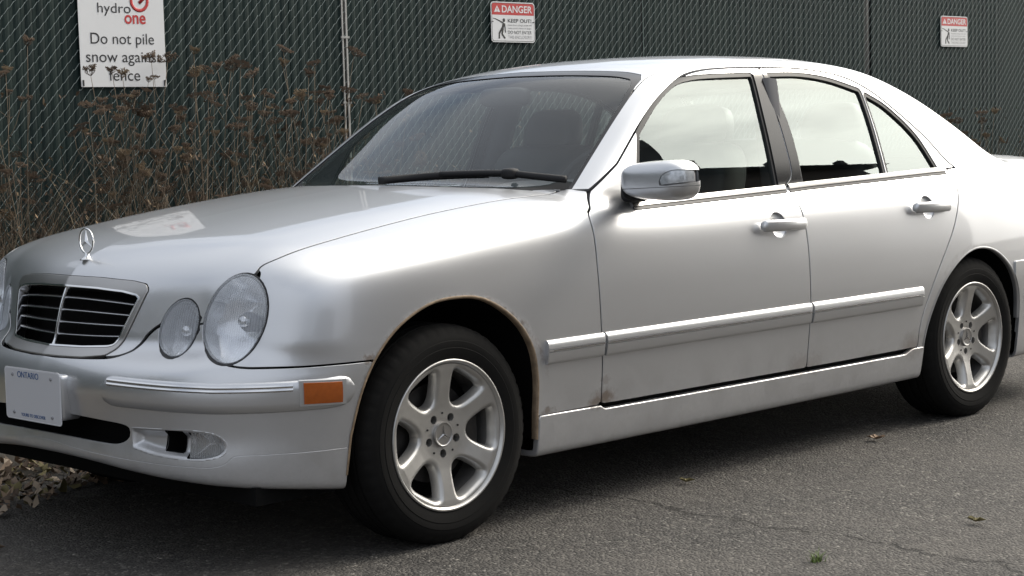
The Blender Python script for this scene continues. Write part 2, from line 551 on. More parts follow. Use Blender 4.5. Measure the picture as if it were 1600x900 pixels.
M = {}
M['paint'] = paint_material()
M['rubber'] = simple('black_rubber', (.014, .014, .015), .55, noise=.3, nscale=90)
M['black'] = simple('matt_black_plastic', (.012, .012, .013), .6, spec=.3)
M['gloss_black'] = simple('gloss_black_trim', (.008, .008, .009), .16, spec=.4)
M['void'] = simple('hollow_shade_black', (.006, .006, .006), .9, spec=.1)  # near-black, stands in for shade in gaps, ducts and hollows
M['chrome'] = simple('chrome', (.72, .72, .72), .13, 1.0)
M['satin'] = simple('satin_trim', (.42, .41, .40), .32, .9)
M['alloy'] = simple('alloy', (.50, .49, .47), .36, .82, noise=.22, nscale=14)
M['grillebar'] = simple('grille_bar_metal', (.40, .40, .41), .25, 1.0)
M['rusty'] = simple('rusty_paint', (.27, .20, .135), .5, .35, noise=.75, nscale=34, bump=.002)
M['alloy_shade'] = simple('alloy_barrel', (.26, .25, .24), .45, .8, noise=.3, nscale=18)  # darker alloy copy: shade between the spokes put into the barrel colour
M['disc'] = simple('brake_steel', (.045, .042, .04), .5, .7, noise=.3, nscale=60)
M['tyre'] = simple('tyre_rubber', (.0085, .0082, .0078), .85, spec=.12, noise=.25, nscale=14, bump=.0006)
M['lining'] = simple('interior_lining', (.07, .07, .075), .9)
M['seat'] = simple('seat_leather', (.014, .015, .017), .55, noise=.15, nscale=30)
M['dash'] = simple('dashboard_plastic', (.035, .035, .038), .6)
M['glass'] = glass_material('side_glass', (.70, .76, .73), 2.25)
M['screen'] = glass_material('screen_glass', (.90, .96, .96), 1.5, haze=.014, hazecol=(.30, .46, .58))  # bluish diffuse haze stands in for sky reflected off the screen
M['lens'] = glass_material('headlamp_lens', (.95, .96, .98), 1.5, .05, haze=.26, hazecol=(.80, .84, .90), rib=.0016, ribscale=46, ribdir='Y')
M['foglens'] = glass_material('fog_lens', (.8, .8, .8), 1.5, .05, haze=.45, hazecol=(.42, .42, .42), rib=.002, ribscale=60, ribdir='Y')
M['reflector'] = simple('reflector', (.88, .89, .91), .25, .75, noise=.12, nscale=24)
M['amber'] = simple('amber_lens', (.33, .075, .006), .22, coat=.6, noise=.25, nscale=70)
M['plate'] = simple('plate_enamel', (.54, .54, .56), .4)
M['platewhite'] = simple('plate_rim', (.66, .66, .68), .4)
M['blue'] = simple('plate_blue', (.035, .09, .22), .5)
M['grey'] = simple('grey_enamel', (.25, .25, .26), .5)

# ------------------------------------------------------------------ the car, cut out of the surface
car = link(bpy.data.objects.new('parked_car', None))
car['label'] = 'silver four-door sedan with rusty wheel arches parked beside the green fence'
car['category'] = 'car'

BV, BQ = surface_nets(.0115)
BY = np.abs(BV[:, 1])

def xz(V): return V[:, [0, 2]]
def ypos(V): return np.abs(V[:, 1])
def wrap(V):
    y = ypos(V)
    return np.stack([np.arctan2(y, -(V[:, 0]-.05))*.85, V[:, 2]], 1)
def front2(V): return np.stack([ypos(V), V[:, 2]], 1)
def hq(V): return np.stack([ypos(V), V[:, 0]+V[:, 2]], 1)
def side_of(s): return lambda V: .15-s*V[:, 1]
def seg(*parts):
    out = [catmull(p, 7) for p in parts]
    return np.vstack(out)
def P2(fn, pts): return fn(pxs(pts))

G = .0076      # panel gap including the rounded edges
# --- outlines traced on the surface
lead = P2(xz, [(944.5, 636), (943, 560), (939, 517), (935, 440), (934, 400), (934, 338.5)])
lead[:, 0] = np.array([.640, .634, .627, .626, .628, .640])
lead = np.vstack([lead, [(.672, .935), (.722, .985)]])
aline = P2(xz, [(964, 256), (1000, 193), (1030, 151), (1060, 122.5), (1090, 110.5), (1135, 106), (1184.5, 105.4)])
bseam = P2(xz, [(1184.5, 105.4), (1195, 127), (1213, 181), (1226.5, 226), (1236, 272)])
bseam2 = np.array([(1.690, .955), (1.708, .90), (1.7125, .80), (1.7125, .70), (1.710, .55), (1.708, .3185)])
rtop = P2(xz, [(1184.5, 105.4), (1250, 107.5), (1310, 118), (1355, 139), (1400, 173.5), (1445, 214), (1475, 247), (1493, 262)])
trail = np.array([(2.775, .985), (2.765, .93), (2.735, .86), (2.667, .755), (2.552, .620), (2.492, .539), (2.440, .442), (2.425, .39), (2.42, .318)])
DOOR_F = np.vstack([catmull(lead, 7), catmull(aline, 7), catmull(np.vstack([bseam, bseam2]), 6), [(.645, .3235)]])
DOOR_R = np.vstack([catmull(np.vstack([bseam, bseam2]), 6)[::-1], catmull(rtop, 7)[1:], catmull(trail, 7)])
glass_f = np.vstack([catmull(P2(xz, [(1000, 211), (1012, 189), (1030, 160), (1054, 134.5), (1078, 125.5), (1110, 122), (1174, 119.5)]), 6),
                     catmull(P2(xz, [(1174.5, 120), (1187, 170), (1203, 240), (1213, 291)]), 4), catmull(P2(xz, [(1213, 292), (1100, 306), (1003, 317)]), 4)])
glass_f = np.vstack([glass_f, [(.915, .945), (.955, 1.03)]])
glass_r = np.vstack([catmull(P2(xz, [(1202, 119.5), (1250, 119.5), (1295, 127), (1342, 143)]), 5), catmull(P2(xz, [(1343, 144), (1362, 200), (1382, 274)]), 4),
                     catmull(P2(xz, [(1382, 275), (1320, 281), (1259, 287.5)]), 3), catmull(P2(xz, [(1256, 286), (1247, 241), (1235, 199), (1219, 158), (1202.5, 120)]), 4)])
glass_q = np.vstack([catmull(P2(xz, [(1353, 150), (1386, 171), (1430, 214), (1463, 264)]), 5), catmull(P2(xz, [(1463, 265), (1425, 270), (1391, 273.5)]), 3),
                     catmull(P2(xz, [(1390, 273), (1370, 200), (1353, 151)]), 4)])
ARCH_F = np.vstack([[(-.36, .05), (-.36, .25)], catmull([(-.352, .36), (-.325, .47), (-.280, .562), (-.200, .643), (-.090, .697), (.022, .711), (.136, .696), (.251, .630),
                   (.321, .543), (.350, .442), (.356, .331)], 6), [(.362, .25), (.37, .05)]])
ARCH_R = np.vstack([[(2.44, .05)], catmull([(2.452, .19), (2.462, .33), (2.492, .43), (2.56, .535), (2.66, .613), (2.77, .660), (2.877, .670), (2.99, .645), (3.10, .575), (3.165, .48), (3.19, .36)], 6), [(3.2, .05)]])
SILL = np.vstack([[(.366, .3195), (.640, .3165), (.652, .305), (2.34, .296), (2.385, .312), (2.47, .314), (2.45, .10), (.37, .10)]])
gapline = np.array([(-.636, .5735), (-.62, .5685), (-.60, .566), (-.49, .563), (-.38, .5625), (-.28, .562)])
hl_o = pxs([(368+50*math.cos(a)*1.0+9*math.sin(a), 499-71*math.sin(a)-16*math.cos(a)*.55) for a in np.linspace(0, 2*math.pi, 33)[:-1]])
hl_i = pxs([(280+31*math.cos(a)+7*math.sin(a), 513-46*math.sin(a)-6*math.cos(a)) for a in np.linspace(0, 2*math.pi, 29)[:-1]])
HLO, HLI = front2(hl_o), front2(hl_i)
FENDER = np.vstack([[(.640, .322)], catmull(lead, 7), [(.70, .9905), (.45, 1.3), (-.35, 1.3), (-.50, .86)], xz(pxs([(402, 424), (385, 455), (368, 499), (364, 545)])), gapline,
                    [(-.280, .3215)]])
hood_side = P2(hq, [(886, 297), (874, 298), (800, 310), (680, 332.5), (590, 355), (500, 380.5), (440, 401.5), (410, 415), (402, 424)])
hood_low = P2(hq, [(385, 455), (368, 499), (318, 506), (298, 507), (280, 513), (252, 506), (240, 514), (228, 526), (216, 540), (203, 549), (180, 556), (150, 557), (120, 556), (90, 554)])
HOOD = np.vstack([[(0, 1.47)], catmull([(0, 1.44), (.25, 1.452), (.45, 1.505), (.62, 1.60), (.70, 1.672)], 5), catmull(hood_side, 6), hood_low[:5], catmull(hood_low[5:], 5), [(-.15, hood_low[-1, 1]), (-.15, 1.44)]])
g_out = P2(front2, [(236, 449), (232, 465), (212, 505), (190, 546), (178, 553)])
g_top = np.array([(0, .7865), (.15, .7855), (.28, .780), (.330, .773)])
g_bot = np.array([(.262, .588), (.18, .580), (.08, .5775), (0, .577)])
GRILLE = np.vstack([g_top, catmull([(.341, .763), (.325, .715), (.302, .655), (.278, .603)], 4), g_bot, [(-.1, .577), (-.1, .7865)]])
WS = np.vstack([[(-.1, .90), (.735, .90)], P2(front2, [(900, 280), (925, 239), (950, 198), (975, 157), (992, 129)]), catmull([(.528, 1.352), (.44, 1.3655), (.25, 1.376), (0, 1.381)], 4), [(-.1, 1.381)]])
BL = np.array([(-.1, 1.03), (.60, 1.03), (.625, 1.06), (.60, 1.14), (.55, 1.26), (.50, 1.315), (.42, 1.335), (.2, 1.348), (-.1, 1.352)])

def fP(fn, poly, off=0.0): return lambda V: poly_sdf(fn(V), poly)+off
def fN(fn, poly, off=0.0): return lambda V: off-poly_sdf(fn(V), poly)
f_hl_o = fP(front2, HLO); f_hl_i = fP(front2, HLI)
def near_front(V): return V[:, 0]+.30
def both_hl(grow): return lambda V: np.where(V[:, 0] < -.3, grow-np.minimum(f_hl_o(V), f_hl_i(V)), -1.)
def out_of(poly, fn, off): return lambda V: off-poly_sdf(fn(V), poly)
no_arch = [out_of(ARCH_F, xz, 0.0), out_of(ARCH_R, xz, 0.0)]

def sub(mask):
    """piece of the base mesh whose vertices lie near the mask"""
    q = BQ[mask[BQ].any(1)]
    u, inv = np.unique(q, return_inverse=True)
    return BV[u], inv.reshape(q.shape)

def panel(name, mask, fns, mat, parent=None, base=None, **kw):
    V, F = sub(mask) if base is None else base
    V, F = cut(V, F, *fns)
    if len(V) == 0:
        print('EMPTY', name); return None
    return skin(name, V, F, mat, parent or car, **kw)

X, Y, Z = BV[:, 0], BV[:, 1], BV[:, 2]
# hood
hood = panel('hood', (X < .85) & (BY < .80) & (Z > .5), [fP(hq, HOOD, G/2), both_hl(.0035), lambda V: np.where(V[:, 0] < -.4, .009-poly_sdf(front2(V), GRILLE), -1.), lambda V: V[:, 0]-.75], M['paint'], bev=.0006)
# fenders, doors, sills, quarter panels
def strip_glass(poly, grow): return lambda V: grow-poly_sdf(xz(V), poly)
def dish_hole(cx, cz): return lambda V: .0452-np.hypot(V[:, 0]-cx, V[:, 2]-cz)
def flat_side(V):
    s_ = np.sign(V[:, 1])
    y = G_W(V[:, 2])-.012*(V[:, 0]-1.7)**2
    dz = (G_W(V[:, 2]+.004)-G_W(V[:, 2]-.004))/.008
    n = np.stack([.024*(V[:, 0]-1.7), s_, -dz], 1)
    return np.stack([V[:, 0], s_*y, V[:, 2]], 1), n/np.linalg.norm(n, axis=1, keepdims=True)
doors = {}
for s in (-1, 1):
    side = side_of(s)
    msk = (Y*s > .1)
    fender = panel('fender', msk & (X < .8) & (Z > .3), [side, fP(xz, FENDER, G/2), lambda V: np.where((V[:, 0] < .72), G/2-poly_sdf(hq(V), HOOD), -1.), both_hl(.0035), no_arch[0],
                   lambda V: V[:, 2]-.9905], M['paint'], bev=.0008)
    WIN = .016
    df = panel('door', msk & (X > .5) & (X < 1.95) & (Z > .28), [side, fP(xz, DOOR_F, G/2), strip_glass(glass_f, WIN), dish_hole(1.561, .832)], M['paint'], bev=.0015)
    dr = panel('door', msk & (X > 1.5) & (X < 3.0) & (Z > .28), [side, fP(xz, DOOR_R, G/2), strip_glass(glass_r, WIN), strip_glass(glass_q, WIN), dish_hole(2.507, .846), no_arch[1]], M['paint'], bev=.0015)
    doors[s] = (df, dr)
    for d, polys in ((df, (glass_f,)), (dr, (glass_r, glass_q))):
        for g in polys:
            lo, hi = g.min(0)-.05, g.max(0)+.05
            mk = msk & (X > lo[0]) & (X < hi[0]) & (Z > lo[1]) & (Z < hi[1])
            panel('window_pane', mk, [side, fP(xz, g, -.004)], M['glass'], d, off=-.011, thick=.006, bev=.0005, flat=flat_side)
            panel('window_seal', mk, [side, fP(xz, g, -.0155), fN(xz, g, .001)], M['rubber'], d, off=-.0025, thick=.02, bev=.001)
    panel('sill', msk & (X > .3) & (X < 2.55) & (Z < .36), [side, fP(xz, SILL, .001), no_arch[0], no_arch[1]], M['paint'], off=.004, thick=.02, bev=.005)
    # body side behind and above the doors: pillars, roof rail, rear quarter
    def rail(V):
        ys = np.interp(V[:, 0], [.60, .73, 1.03, 1.235, 1.33, 1.45, 1.7, 2.3, 2.6, 2.9, 3.2, 3.4, 3.42, 4.2], [.735, .705, .628, .570, .556, .543, .535, .53, .545, .58, .64, .68, .69, .69])
        return ys-np.abs(V[:, 1])
    panel('body_side', msk & (X > .55), [side, lambda V: rail(V)+G/2, out_of(DOOR_F, xz, G/2), out_of(DOOR_R, xz, G/2), no_arch[0], no_arch[1], out_of(SILL, xz, 0.0),
          lambda V: np.where(V[:, 0] < .9, .992-V[:, 2], -1), lambda V: np.where(V[:, 0] < 2.41, .37, .300)-V[:, 2], lambda V: V[:, 0]-3.42-.3*(V[:, 2]-.5)], M['paint'])
# roof, boot lid, rear bumper
panel('roof', (X > .8) & (X < 3.4) & (BY < .75) & (Z > 1.0), [lambda V: -rail(V)+G/2, lambda V: np.where(V[:, 0] < 1.9, .010-poly_sdf(front2(V), WS), .010-poly_sdf(front2(V), BL)), lambda V: 1.02-V[:, 2]], M['paint'])
panel('boot_lid', (X > 2.9) & (Z > .5), [lambda V: .010-poly_sdf(front2(V), BL), lambda V: -rail(V)+G/2, lambda V: 3.18-V[:, 0], lambda V: .60-V[:, 2], lambda V: V[:, 2]-1.06], M['paint'])
panel('body_side', (X > 3.2) & (Z > .5), [lambda V: 3.424+.3*(V[:, 2]-.5)-V[:, 0], lambda V: rail(V)+G/2, lambda V: .60-V[:, 2]], M['paint'])
rear_bumper = panel('bumper', (X > 3.0) & (Z < .65), [lambda V: 3.13-V[:, 0], lambda V: V[:, 2]-.596, no_arch[1]], M['paint'], off=.006)
# front bumper with its openings
plate_z = .46
INTAKE = catmull([(-.2, .352), (.1, .350), (.25, .346), (.35, .345), (.395, .360), (.408, .383), (.392, .403), (.3, .411), (.15, .417), (-.2, .421)], 5)
INTAKE = np.vstack([INTAKE, [(-.2, .36)]])
fog_hole = P2(front2, [(257, 672), (286, 674), (283, 709), (253, 705)])
FOG = catmull(P2(front2, [(293, 676), (320, 677), (342, 684), (351, 698), (343, 711), (320, 717), (291, 717)]), 5)
POCKET = np.vstack([catmull(P2(front2, [(204, 667), (257, 670), (300, 672), (335, 678), (353, 690), (356, 703), (345, 715), (318, 721)]), 5), catmull(P2(front2, [(316, 721), (280, 719), (240, 712), (206, 700)]), 4)])
lipl = P2(wrap, [(545, 699), (480, 706.5), (400, 711.5), (366, 714), (352, 725), (330, 731), (270, 728), (200, 718), (130, 703), (80, 687)])
LIP = np.vstack([catmull(lipl, 5), [(-.3, lipl[-1, 1]), (-.3, 0), (2, 0), (2, lipl[0, 1])]])
def bumper_base(V): return np.maximum.reduce([G/2-poly_sdf(xz(V), FENDER), G/2+.004*(1-sstep(.42, .52, ypos(V)))+.009*(1-sstep(.27, .36, ypos(V)))-poly_sdf(hq(V), HOOD), V[:, 0]+.255, V[:, 2]-.80, (V[:, 2]-.5605)*(V[:, 0] > -.5)-(V[:, 0] <= -.5)])
front = (X < -.15)
bumper = panel('bumper', front & (Z < .85), [bumper_base, both_hl(.0035), no_arch[0], fN(front2, INTAKE), fN(front2, POCKET), fN(wrap, LIP, .0012)], M['paint'])
panel('bumper_lip', front & (Z < .5), [bumper_base, no_arch[0], fP(wrap, LIP, .0012)], M['paint'], off=.0)

def recess(name, mask, fns, mat, depth, parent=None, lensfn=None, outer=None, start=.002, dfn=None, base=None):
    V, F = sub(mask) if base is None else base
    V, F = cut(V, F, *fns)
    V = project(V, 2); N = nrm(V)
    ins = V-N*depth
    if lensfn is not None:
        d = np.clip(-lensfn(V)/.06, 0, 1)
        ins = V-N*(depth*(.25+.75*np.sqrt(d)))[:, None]
    if dfn is not None: ins = V-N*dfn(V)[:, None]
    b = boundary(F); n = len(V)
    if outer is not None: b = b[(np.abs(outer(V[b[:, 0]])) < .0035) & (np.abs(outer(V[b[:, 1]])) < .0035)]
    ids, inv = np.unique(b.ravel(), return_inverse=True); e = inv.reshape(b.shape)
    VV = np.vstack([ins, V[ids]-N[ids]*start])
    FQ, Lst = split_faces(F)
    FF = np.vstack([FQ, np.stack([b[:, 1], b[:, 0], n+e[:, 0], n+e[:, 1]], 1)])
    return mesh_obj(name, VV, (FF, Lst), mat, parent or car)
FV, FQ_ = surface_nets(.0036, (-.86, .36, .28), (-.56, .76, .455))
recess('intake_duct', front & (Z < .5), [fP(front2, INTAKE, -.002)], M['void'], .09, bumper)
for s in (-1, 1):
    pm = front & (Z < .5) & (Y*s > 0)
    fb = (FV, FQ_) if s > 0 else (FV*np.array([1, -1, 1]), FQ_[:, ::-1])
    pock = lambda V: poly_sdf(front2(V), POCKET)
    pdep = lambda V: .022*sstep(.0, .030, -pock(V))
    recess('lamp_pocket', pm, [pock, fN(front2, fog_hole), fN(front2, FOG)], M['paint'], .03, bumper, outer=pock, start=.0005, dfn=pdep, base=fb)
    recess('brake_duct', pm, [fP(front2, fog_hole, -.001)], M['void'], .10, bumper, start=.016, base=fb)
    fl = recess('fog_light', pm, [fP(front2, FOG, -.001)], M['reflector'], .075, start=.020, lensfn=lambda V: poly_sdf(front2(V), FOG), base=fb)
    panel('lens', pm, [fP(front2, FOG, .001)], M['foglens'], fl, off=-.016, thick=.008, bev=.001, base=fb)
    for f, poly in ((f_hl_o, HLO), (f_hl_i, HLI)):
        fn = (lambda f_: (lambda V: f_(V)))(f)
        msk = (X < -.3) & (Z > .5) & (Y*s > .2)
        hl = recess('headlight', msk, [lambda V: fn(V)+.006], M['reflector'], .10, lensfn=fn)
        V, F = sub(msk); V, F = cut(V, F, lambda V: fn(V)+.002)
        V = project(V, 2)
        d = np.clip(-fn(V)/(.075 if f is f_hl_o else .055), 0, 1)
        skin('lens', V, F, M['lens'], hl, off=(.0005+.012*np.sqrt(1-(1-d)**2))[:, None], thick=.004, bev=.001)
        hc = pxs([(368, 499)] if f is f_hl_o else [(280, 513)]); hn = nrm(hc)
        hc = hc[0]*np.array([1, -s, 1]); hn = hn[0]*np.array([1, -s, 1])
        for q_, rad, mt in ((-.030, .017, M['chrome']), (-.052, .028, M['grey'])):
            u_ = np.cross(hn, (0, 0, 1)); u_ /= np.linalg.norm(u_); w_ = np.cross(u_, hn)
            aa_ = np.linspace(0, 2*math.pi, 24, endpoint=False)
            rings = [hc+hn*(q_+dz)+(np.cos(aa_)[:, None]*u_+np.sin(aa_)[:, None]*w_)*rad*k_ for dz, k_ in ((-.03, .9), (-.008, 1.0), (0, .92), (.006, .5), (.007, .05))]
            FF_ = [(r_*24+i_, r_*24+(i_+1) % 24, (r_+1)*24+(i_+1) % 24, (r_+1)*24+i_) for r_ in range(4) for i_ in range(24)]
            mesh_obj('bulb_shield', np.vstack(rings), FF_, mt, hl)
        panel('seal', msk, [lambda V: fn(V)-.0030, lambda V: -.003-fn(V)], M['rubber'], hl, off=-.002, thick=.03, bev=.001)
# glass front and rear
screen = panel('windscreen', (X > .3) & (X < 1.5) & (Z > .85), [fP(front2, WS, .002), lambda V: V[:, 0]-1.5, fN(hq, HOOD, .060), lambda V: .97-V[:, 2]], M['screen'], off=-.004, thick=.006, bev=.0005)
panel('screen_seal', (X > .4) & (X < 1.5) & (Z > .85), [fP(front2, WS, -.0085), fN(front2, WS, -.005), lambda V: .985-V[:, 2]], M['gloss_black'], car, off=-.001, thick=.02, bev=.001)
panel('rear_window', (X > 2.3) & (Z > .95), [fP(front2, BL, .002)], M['screen'], off=-.004, thick=.006, bev=.0005)
panel('screen_seal', (X > 2.3) & (Z > .95), [fP(front2, BL, -.0085), fN(front2, BL, -.010)], M['rubber'], car, off=-.001, thick=.02, bev=.001)
panel('cowl', (X > .3) & (X < .95) & (Z > .85), [lambda V: poly_sdf(hq(V), HOOD)-.062, fN(hq, HOOD, .006), lambda V: rail(V)*-1+.008, lambda V: .3-V[:, 0], lambda V: .95-V[:, 2]], M['black'], car, off=-.006)
# inner shell behind every gap, near-black to put the gaps' shade into its colour
V, F = sub(np.ones(len(BV), bool))
V, F = cut(V, F, no_arch[0], no_arch[1], lambda V: .21-V[:, 2], lambda V: -.012-poly_sdf(xz(V), glass_f)+.030, lambda V: .018-poly_sdf(xz(V), glass_r), lambda V: .018-poly_sdf(xz(V), glass_q),
           lambda V: np.where((V[:, 0] < 1.6) & (V[:, 0] > .3) | (V[:, 0] > 2.3), .012-np.where(V[:, 0] < 2, poly_sdf(front2(V), WS), poly_sdf(front2(V), BL)), -1.),
           lambda V: np.where(V[:, 0] < -.3, .004-np.minimum.reduce([f_hl_o(V), f_hl_i(V), poly_sdf(front2(V), GRILLE), poly_sdf(front2(V), INTAKE), poly_sdf(front2(V), POCKET)]), -1.))
V = project(V, 1)
for nm_, fz_, mt_ in (('inner_shell', lambda V: V[:, 2]-.96, M['void']), ('cabin_lining', lambda V: .96-V[:, 2], M['lining'])):
    V2, F2 = cut(V, F, fz_)
    mesh_obj(nm_, V2-nrm(V2)*.022, F2, mt_, car)
# ------------------------------------------------------------------ small shape helpers
def lathe(prof, n=96, axis='Y', a0=0.0, mod=None):
    """prof: list of (r, h); revolves about the axis; returns verts, faces"""
    V = []; F = []
    k = len(prof)
    for i in range(n):
        a = a0+2*math.pi*i/n
        for j, (r, h) in enumerate(prof):
            rr = r if mod is None else mod(i, j, r)
            V.append((rr*math.cos(a), h, rr*math.sin(a)))
    for i in range(n):
        for j in range(k-1):
            a, b = i*k+j, ((i+1) % n)*k+j
            F.append((a, b, b+1, a+1))
    return np.array(V), F
def tube(path, rad, n=8, flat=1.0, up=(0, 0, 1), closed=False):
    p = np.array(path, float); m = len(p)
    rad = np.broadcast_to(np.asarray(rad, float), (m,))
    V = []; F = []
    for i in range(m):
        t = p[(i+1) % m]-p[i-1] if closed else p[min(i+1, m-1)]-p[max(i-1, 0)]
        t /= max(np.linalg.norm(t), 1e-9)
        u = np.cross(t, np.array(up, float))
        if np.linalg.norm(u) < 1e-3: u = np.cross(t, (1, 0, 0.01))
        u /= np.linalg.norm(u); w = np.cross(u, t)
        for j in range(n):
            a = 2*math.pi*j/n
            V.append(p[i]+rad[i]*(math.cos(a)*u+flat*math.sin(a)*w))
    for i in range(m if closed else m-1):
        for j in range(n):
            a, b = i*n+j, i*n+(j+1) % n
            c = ((i+1) % m)*n
            F.append((a, b, c+(j+1) % n, c+j))
    if not closed:
        F.append(tuple(range(n))[::-1]); F.append(tuple((m-1)*n+j for j in range(n)))
    return np.array(V), F
def join(*parts):
    V = []; F = []; o = 0
    for v, f in parts:
        V.append(np.asarray(v, float)); F += [tuple(i+o for i in q) for q in f]; o += len(v)
    return np.vstack(V), F
def box(lo, hi):
    x0, y0, z0 = lo; x1, y1, z1 = hi
    V = np.array([(x0, y0, z0), (x1, y0, z0), (x1, y1, z0), (x0, y1, z0), (x0, y0, z1), (x1, y0, z1), (x1, y1, z1), (x0, y1, z1)], float)
    return V, [(0, 3, 2, 1), (4, 5, 6, 7), (0, 1, 5, 4), (1, 2, 6, 5), (2, 3, 7, 6), (3, 0, 4, 7)]
def bevel_obj(o, w=.01, seg=2, ang=40):
    bm = bmesh.new(); bm.from_mesh(o.data)
    ed = [e for e in bm.edges if len(e.link_faces) == 2 and e.calc_face_angle(0) > math.radians(ang)]
    bmesh.ops.bevel(bm, geom=ed, offset=w, segments=seg, profile=.6, affect='EDGES')
    bm.to_mesh(o.data); bm.free()
    o.data.polygons.foreach_set('use_smooth', [True]*len(o.data.polygons))
    o.data.set_sharp_from_angle(angle=math.radians(45))
    return o
def sharp(o, ang=35):
    o.data.polygons.foreach_set('use_smooth', [True]*len(o.data.polygons))
    o.data.set_sharp_from_angle(angle=math.radians(ang)); return o
def superq(c, h, e1=.5, e2=.5, nu=28, nv=16, fn=None):
    V = []; F = []
    sp = lambda v, e: math.copysign(abs(v)**e, v)
    for j in range(nv+1):
        p = -math.pi/2+math.pi*j/nv
        for i in range(nu):
            a = 2*math.pi*i/nu
            q = np.array([sp(math.cos(p), e1)*sp(math.cos(a), e2), sp(math.cos(p), e1)*sp(math.sin(a), e2), sp(math.sin(p), e1)])
            if fn: q = fn(q)
            V.append(np.array(c)+q*np.array(h))
    for j in range(nv):
        for i in range(nu):
            F.append((j*nu+i, j*nu+(i+1) % nu, (j+1)*nu+(i+1) % nu, (j+1)*nu+i))
    return np.array(V), F
def text_mesh(name, txt, size, mat, parent, M4, align='CENTER', extrude=.0006, xs=1.0, bold=0.0, space=1.0, kind=None):
    cu = bpy.data.curves.new(name, 'FONT')
    cu.body = txt; cu.size = size; cu.align_x = align; cu.align_y = 'CENTER'
    cu.extrude = extrude; cu.offset = bold; cu.space_character = space
    tmp = bpy.data.objects.new('tmp', cu); COL.objects.link(tmp)
    dg = bpy.context.evaluated_depsgraph_get()
    me = bpy.data.meshes.new_from_object(tmp.evaluated_get(dg))
    bpy.data.objects.remove(tmp)
    me.name = name
    me.transform(M4 @ Matrix.Diagonal((xs, 1, 1, 1)))
    me.materials.clear(); me.materials.append(mat)
    o = link(bpy.data.objects.new(name, me), parent)
    if kind: o['kind'] = kind
    return o
def sideY(Xv, Zv):
    """|y| of the body side at (x, z)"""
    Xv, Zv = np.asarray(Xv, float), np.asarray(Zv, float)
    a = np.full(Xv.shape, .3); b = np.full(Xv.shape, 1.1)
    for _ in range(26):
        m = (a+b)/2
        f = FB(Xv.ravel(), m.ravel(), Zv.ravel()).reshape(m.shape)
        a = np.where(f < 0, m, a); b = np.where(f < 0, b, m)
    return b
def frontX(Yv, Zv):
    Yv, Zv = np.asarray(Yv, float), np.asarray(Zv, float)
    a = np.full(Yv.shape, -1.0); b = np.full(Yv.shape, -.2)
    for _ in range(26):
        m = (a+b)/2
        f = FB(m.ravel(), Yv.ravel(), Zv.ravel()).reshape(m.shape)
        b = np.where(f < 0, m, b); a = np.where(f < 0, a, m)
    return b
def side_strip(name, xs, zfn, prof, mat, s, parent, base=0.0):
    """a strip along the body side: prof = list of (dz, outward offset); the ends are closed"""
    xs = np.asarray(xs, float); zc = zfn(xs)
    k = len(prof)
    XX = np.repeat(xs, k); ZZ = np.repeat(zc, k)+np.tile([p[0] for p in prof], len(xs))
    yy = sideY(XX, ZZ)
    P = np.stack([XX, yy, ZZ], 1)
    nn = nrm(P)
    off = np.tile([p[1] for p in prof], len(xs))+base
    P = P+nn*off[:, None]
    P[:, 1] *= s
    F = []
    for i in range(len(xs)-1):
        for j in range(k-1):
            q = (i*k+j, (i+1)*k+j, (i+1)*k+j+1, i*k+j+1)
            F.append(q if s < 0 else q[::-1])
    e1 = tuple(range(k)); e2 = tuple((len(xs)-1)*k+j for j in range(k))
    F.append(e1 if s < 0 else e1[::-1]); F.append(e2[::-1] if s < 0 else e2)
    return sharp(mesh_obj(name, P, F, mat, parent), 50)

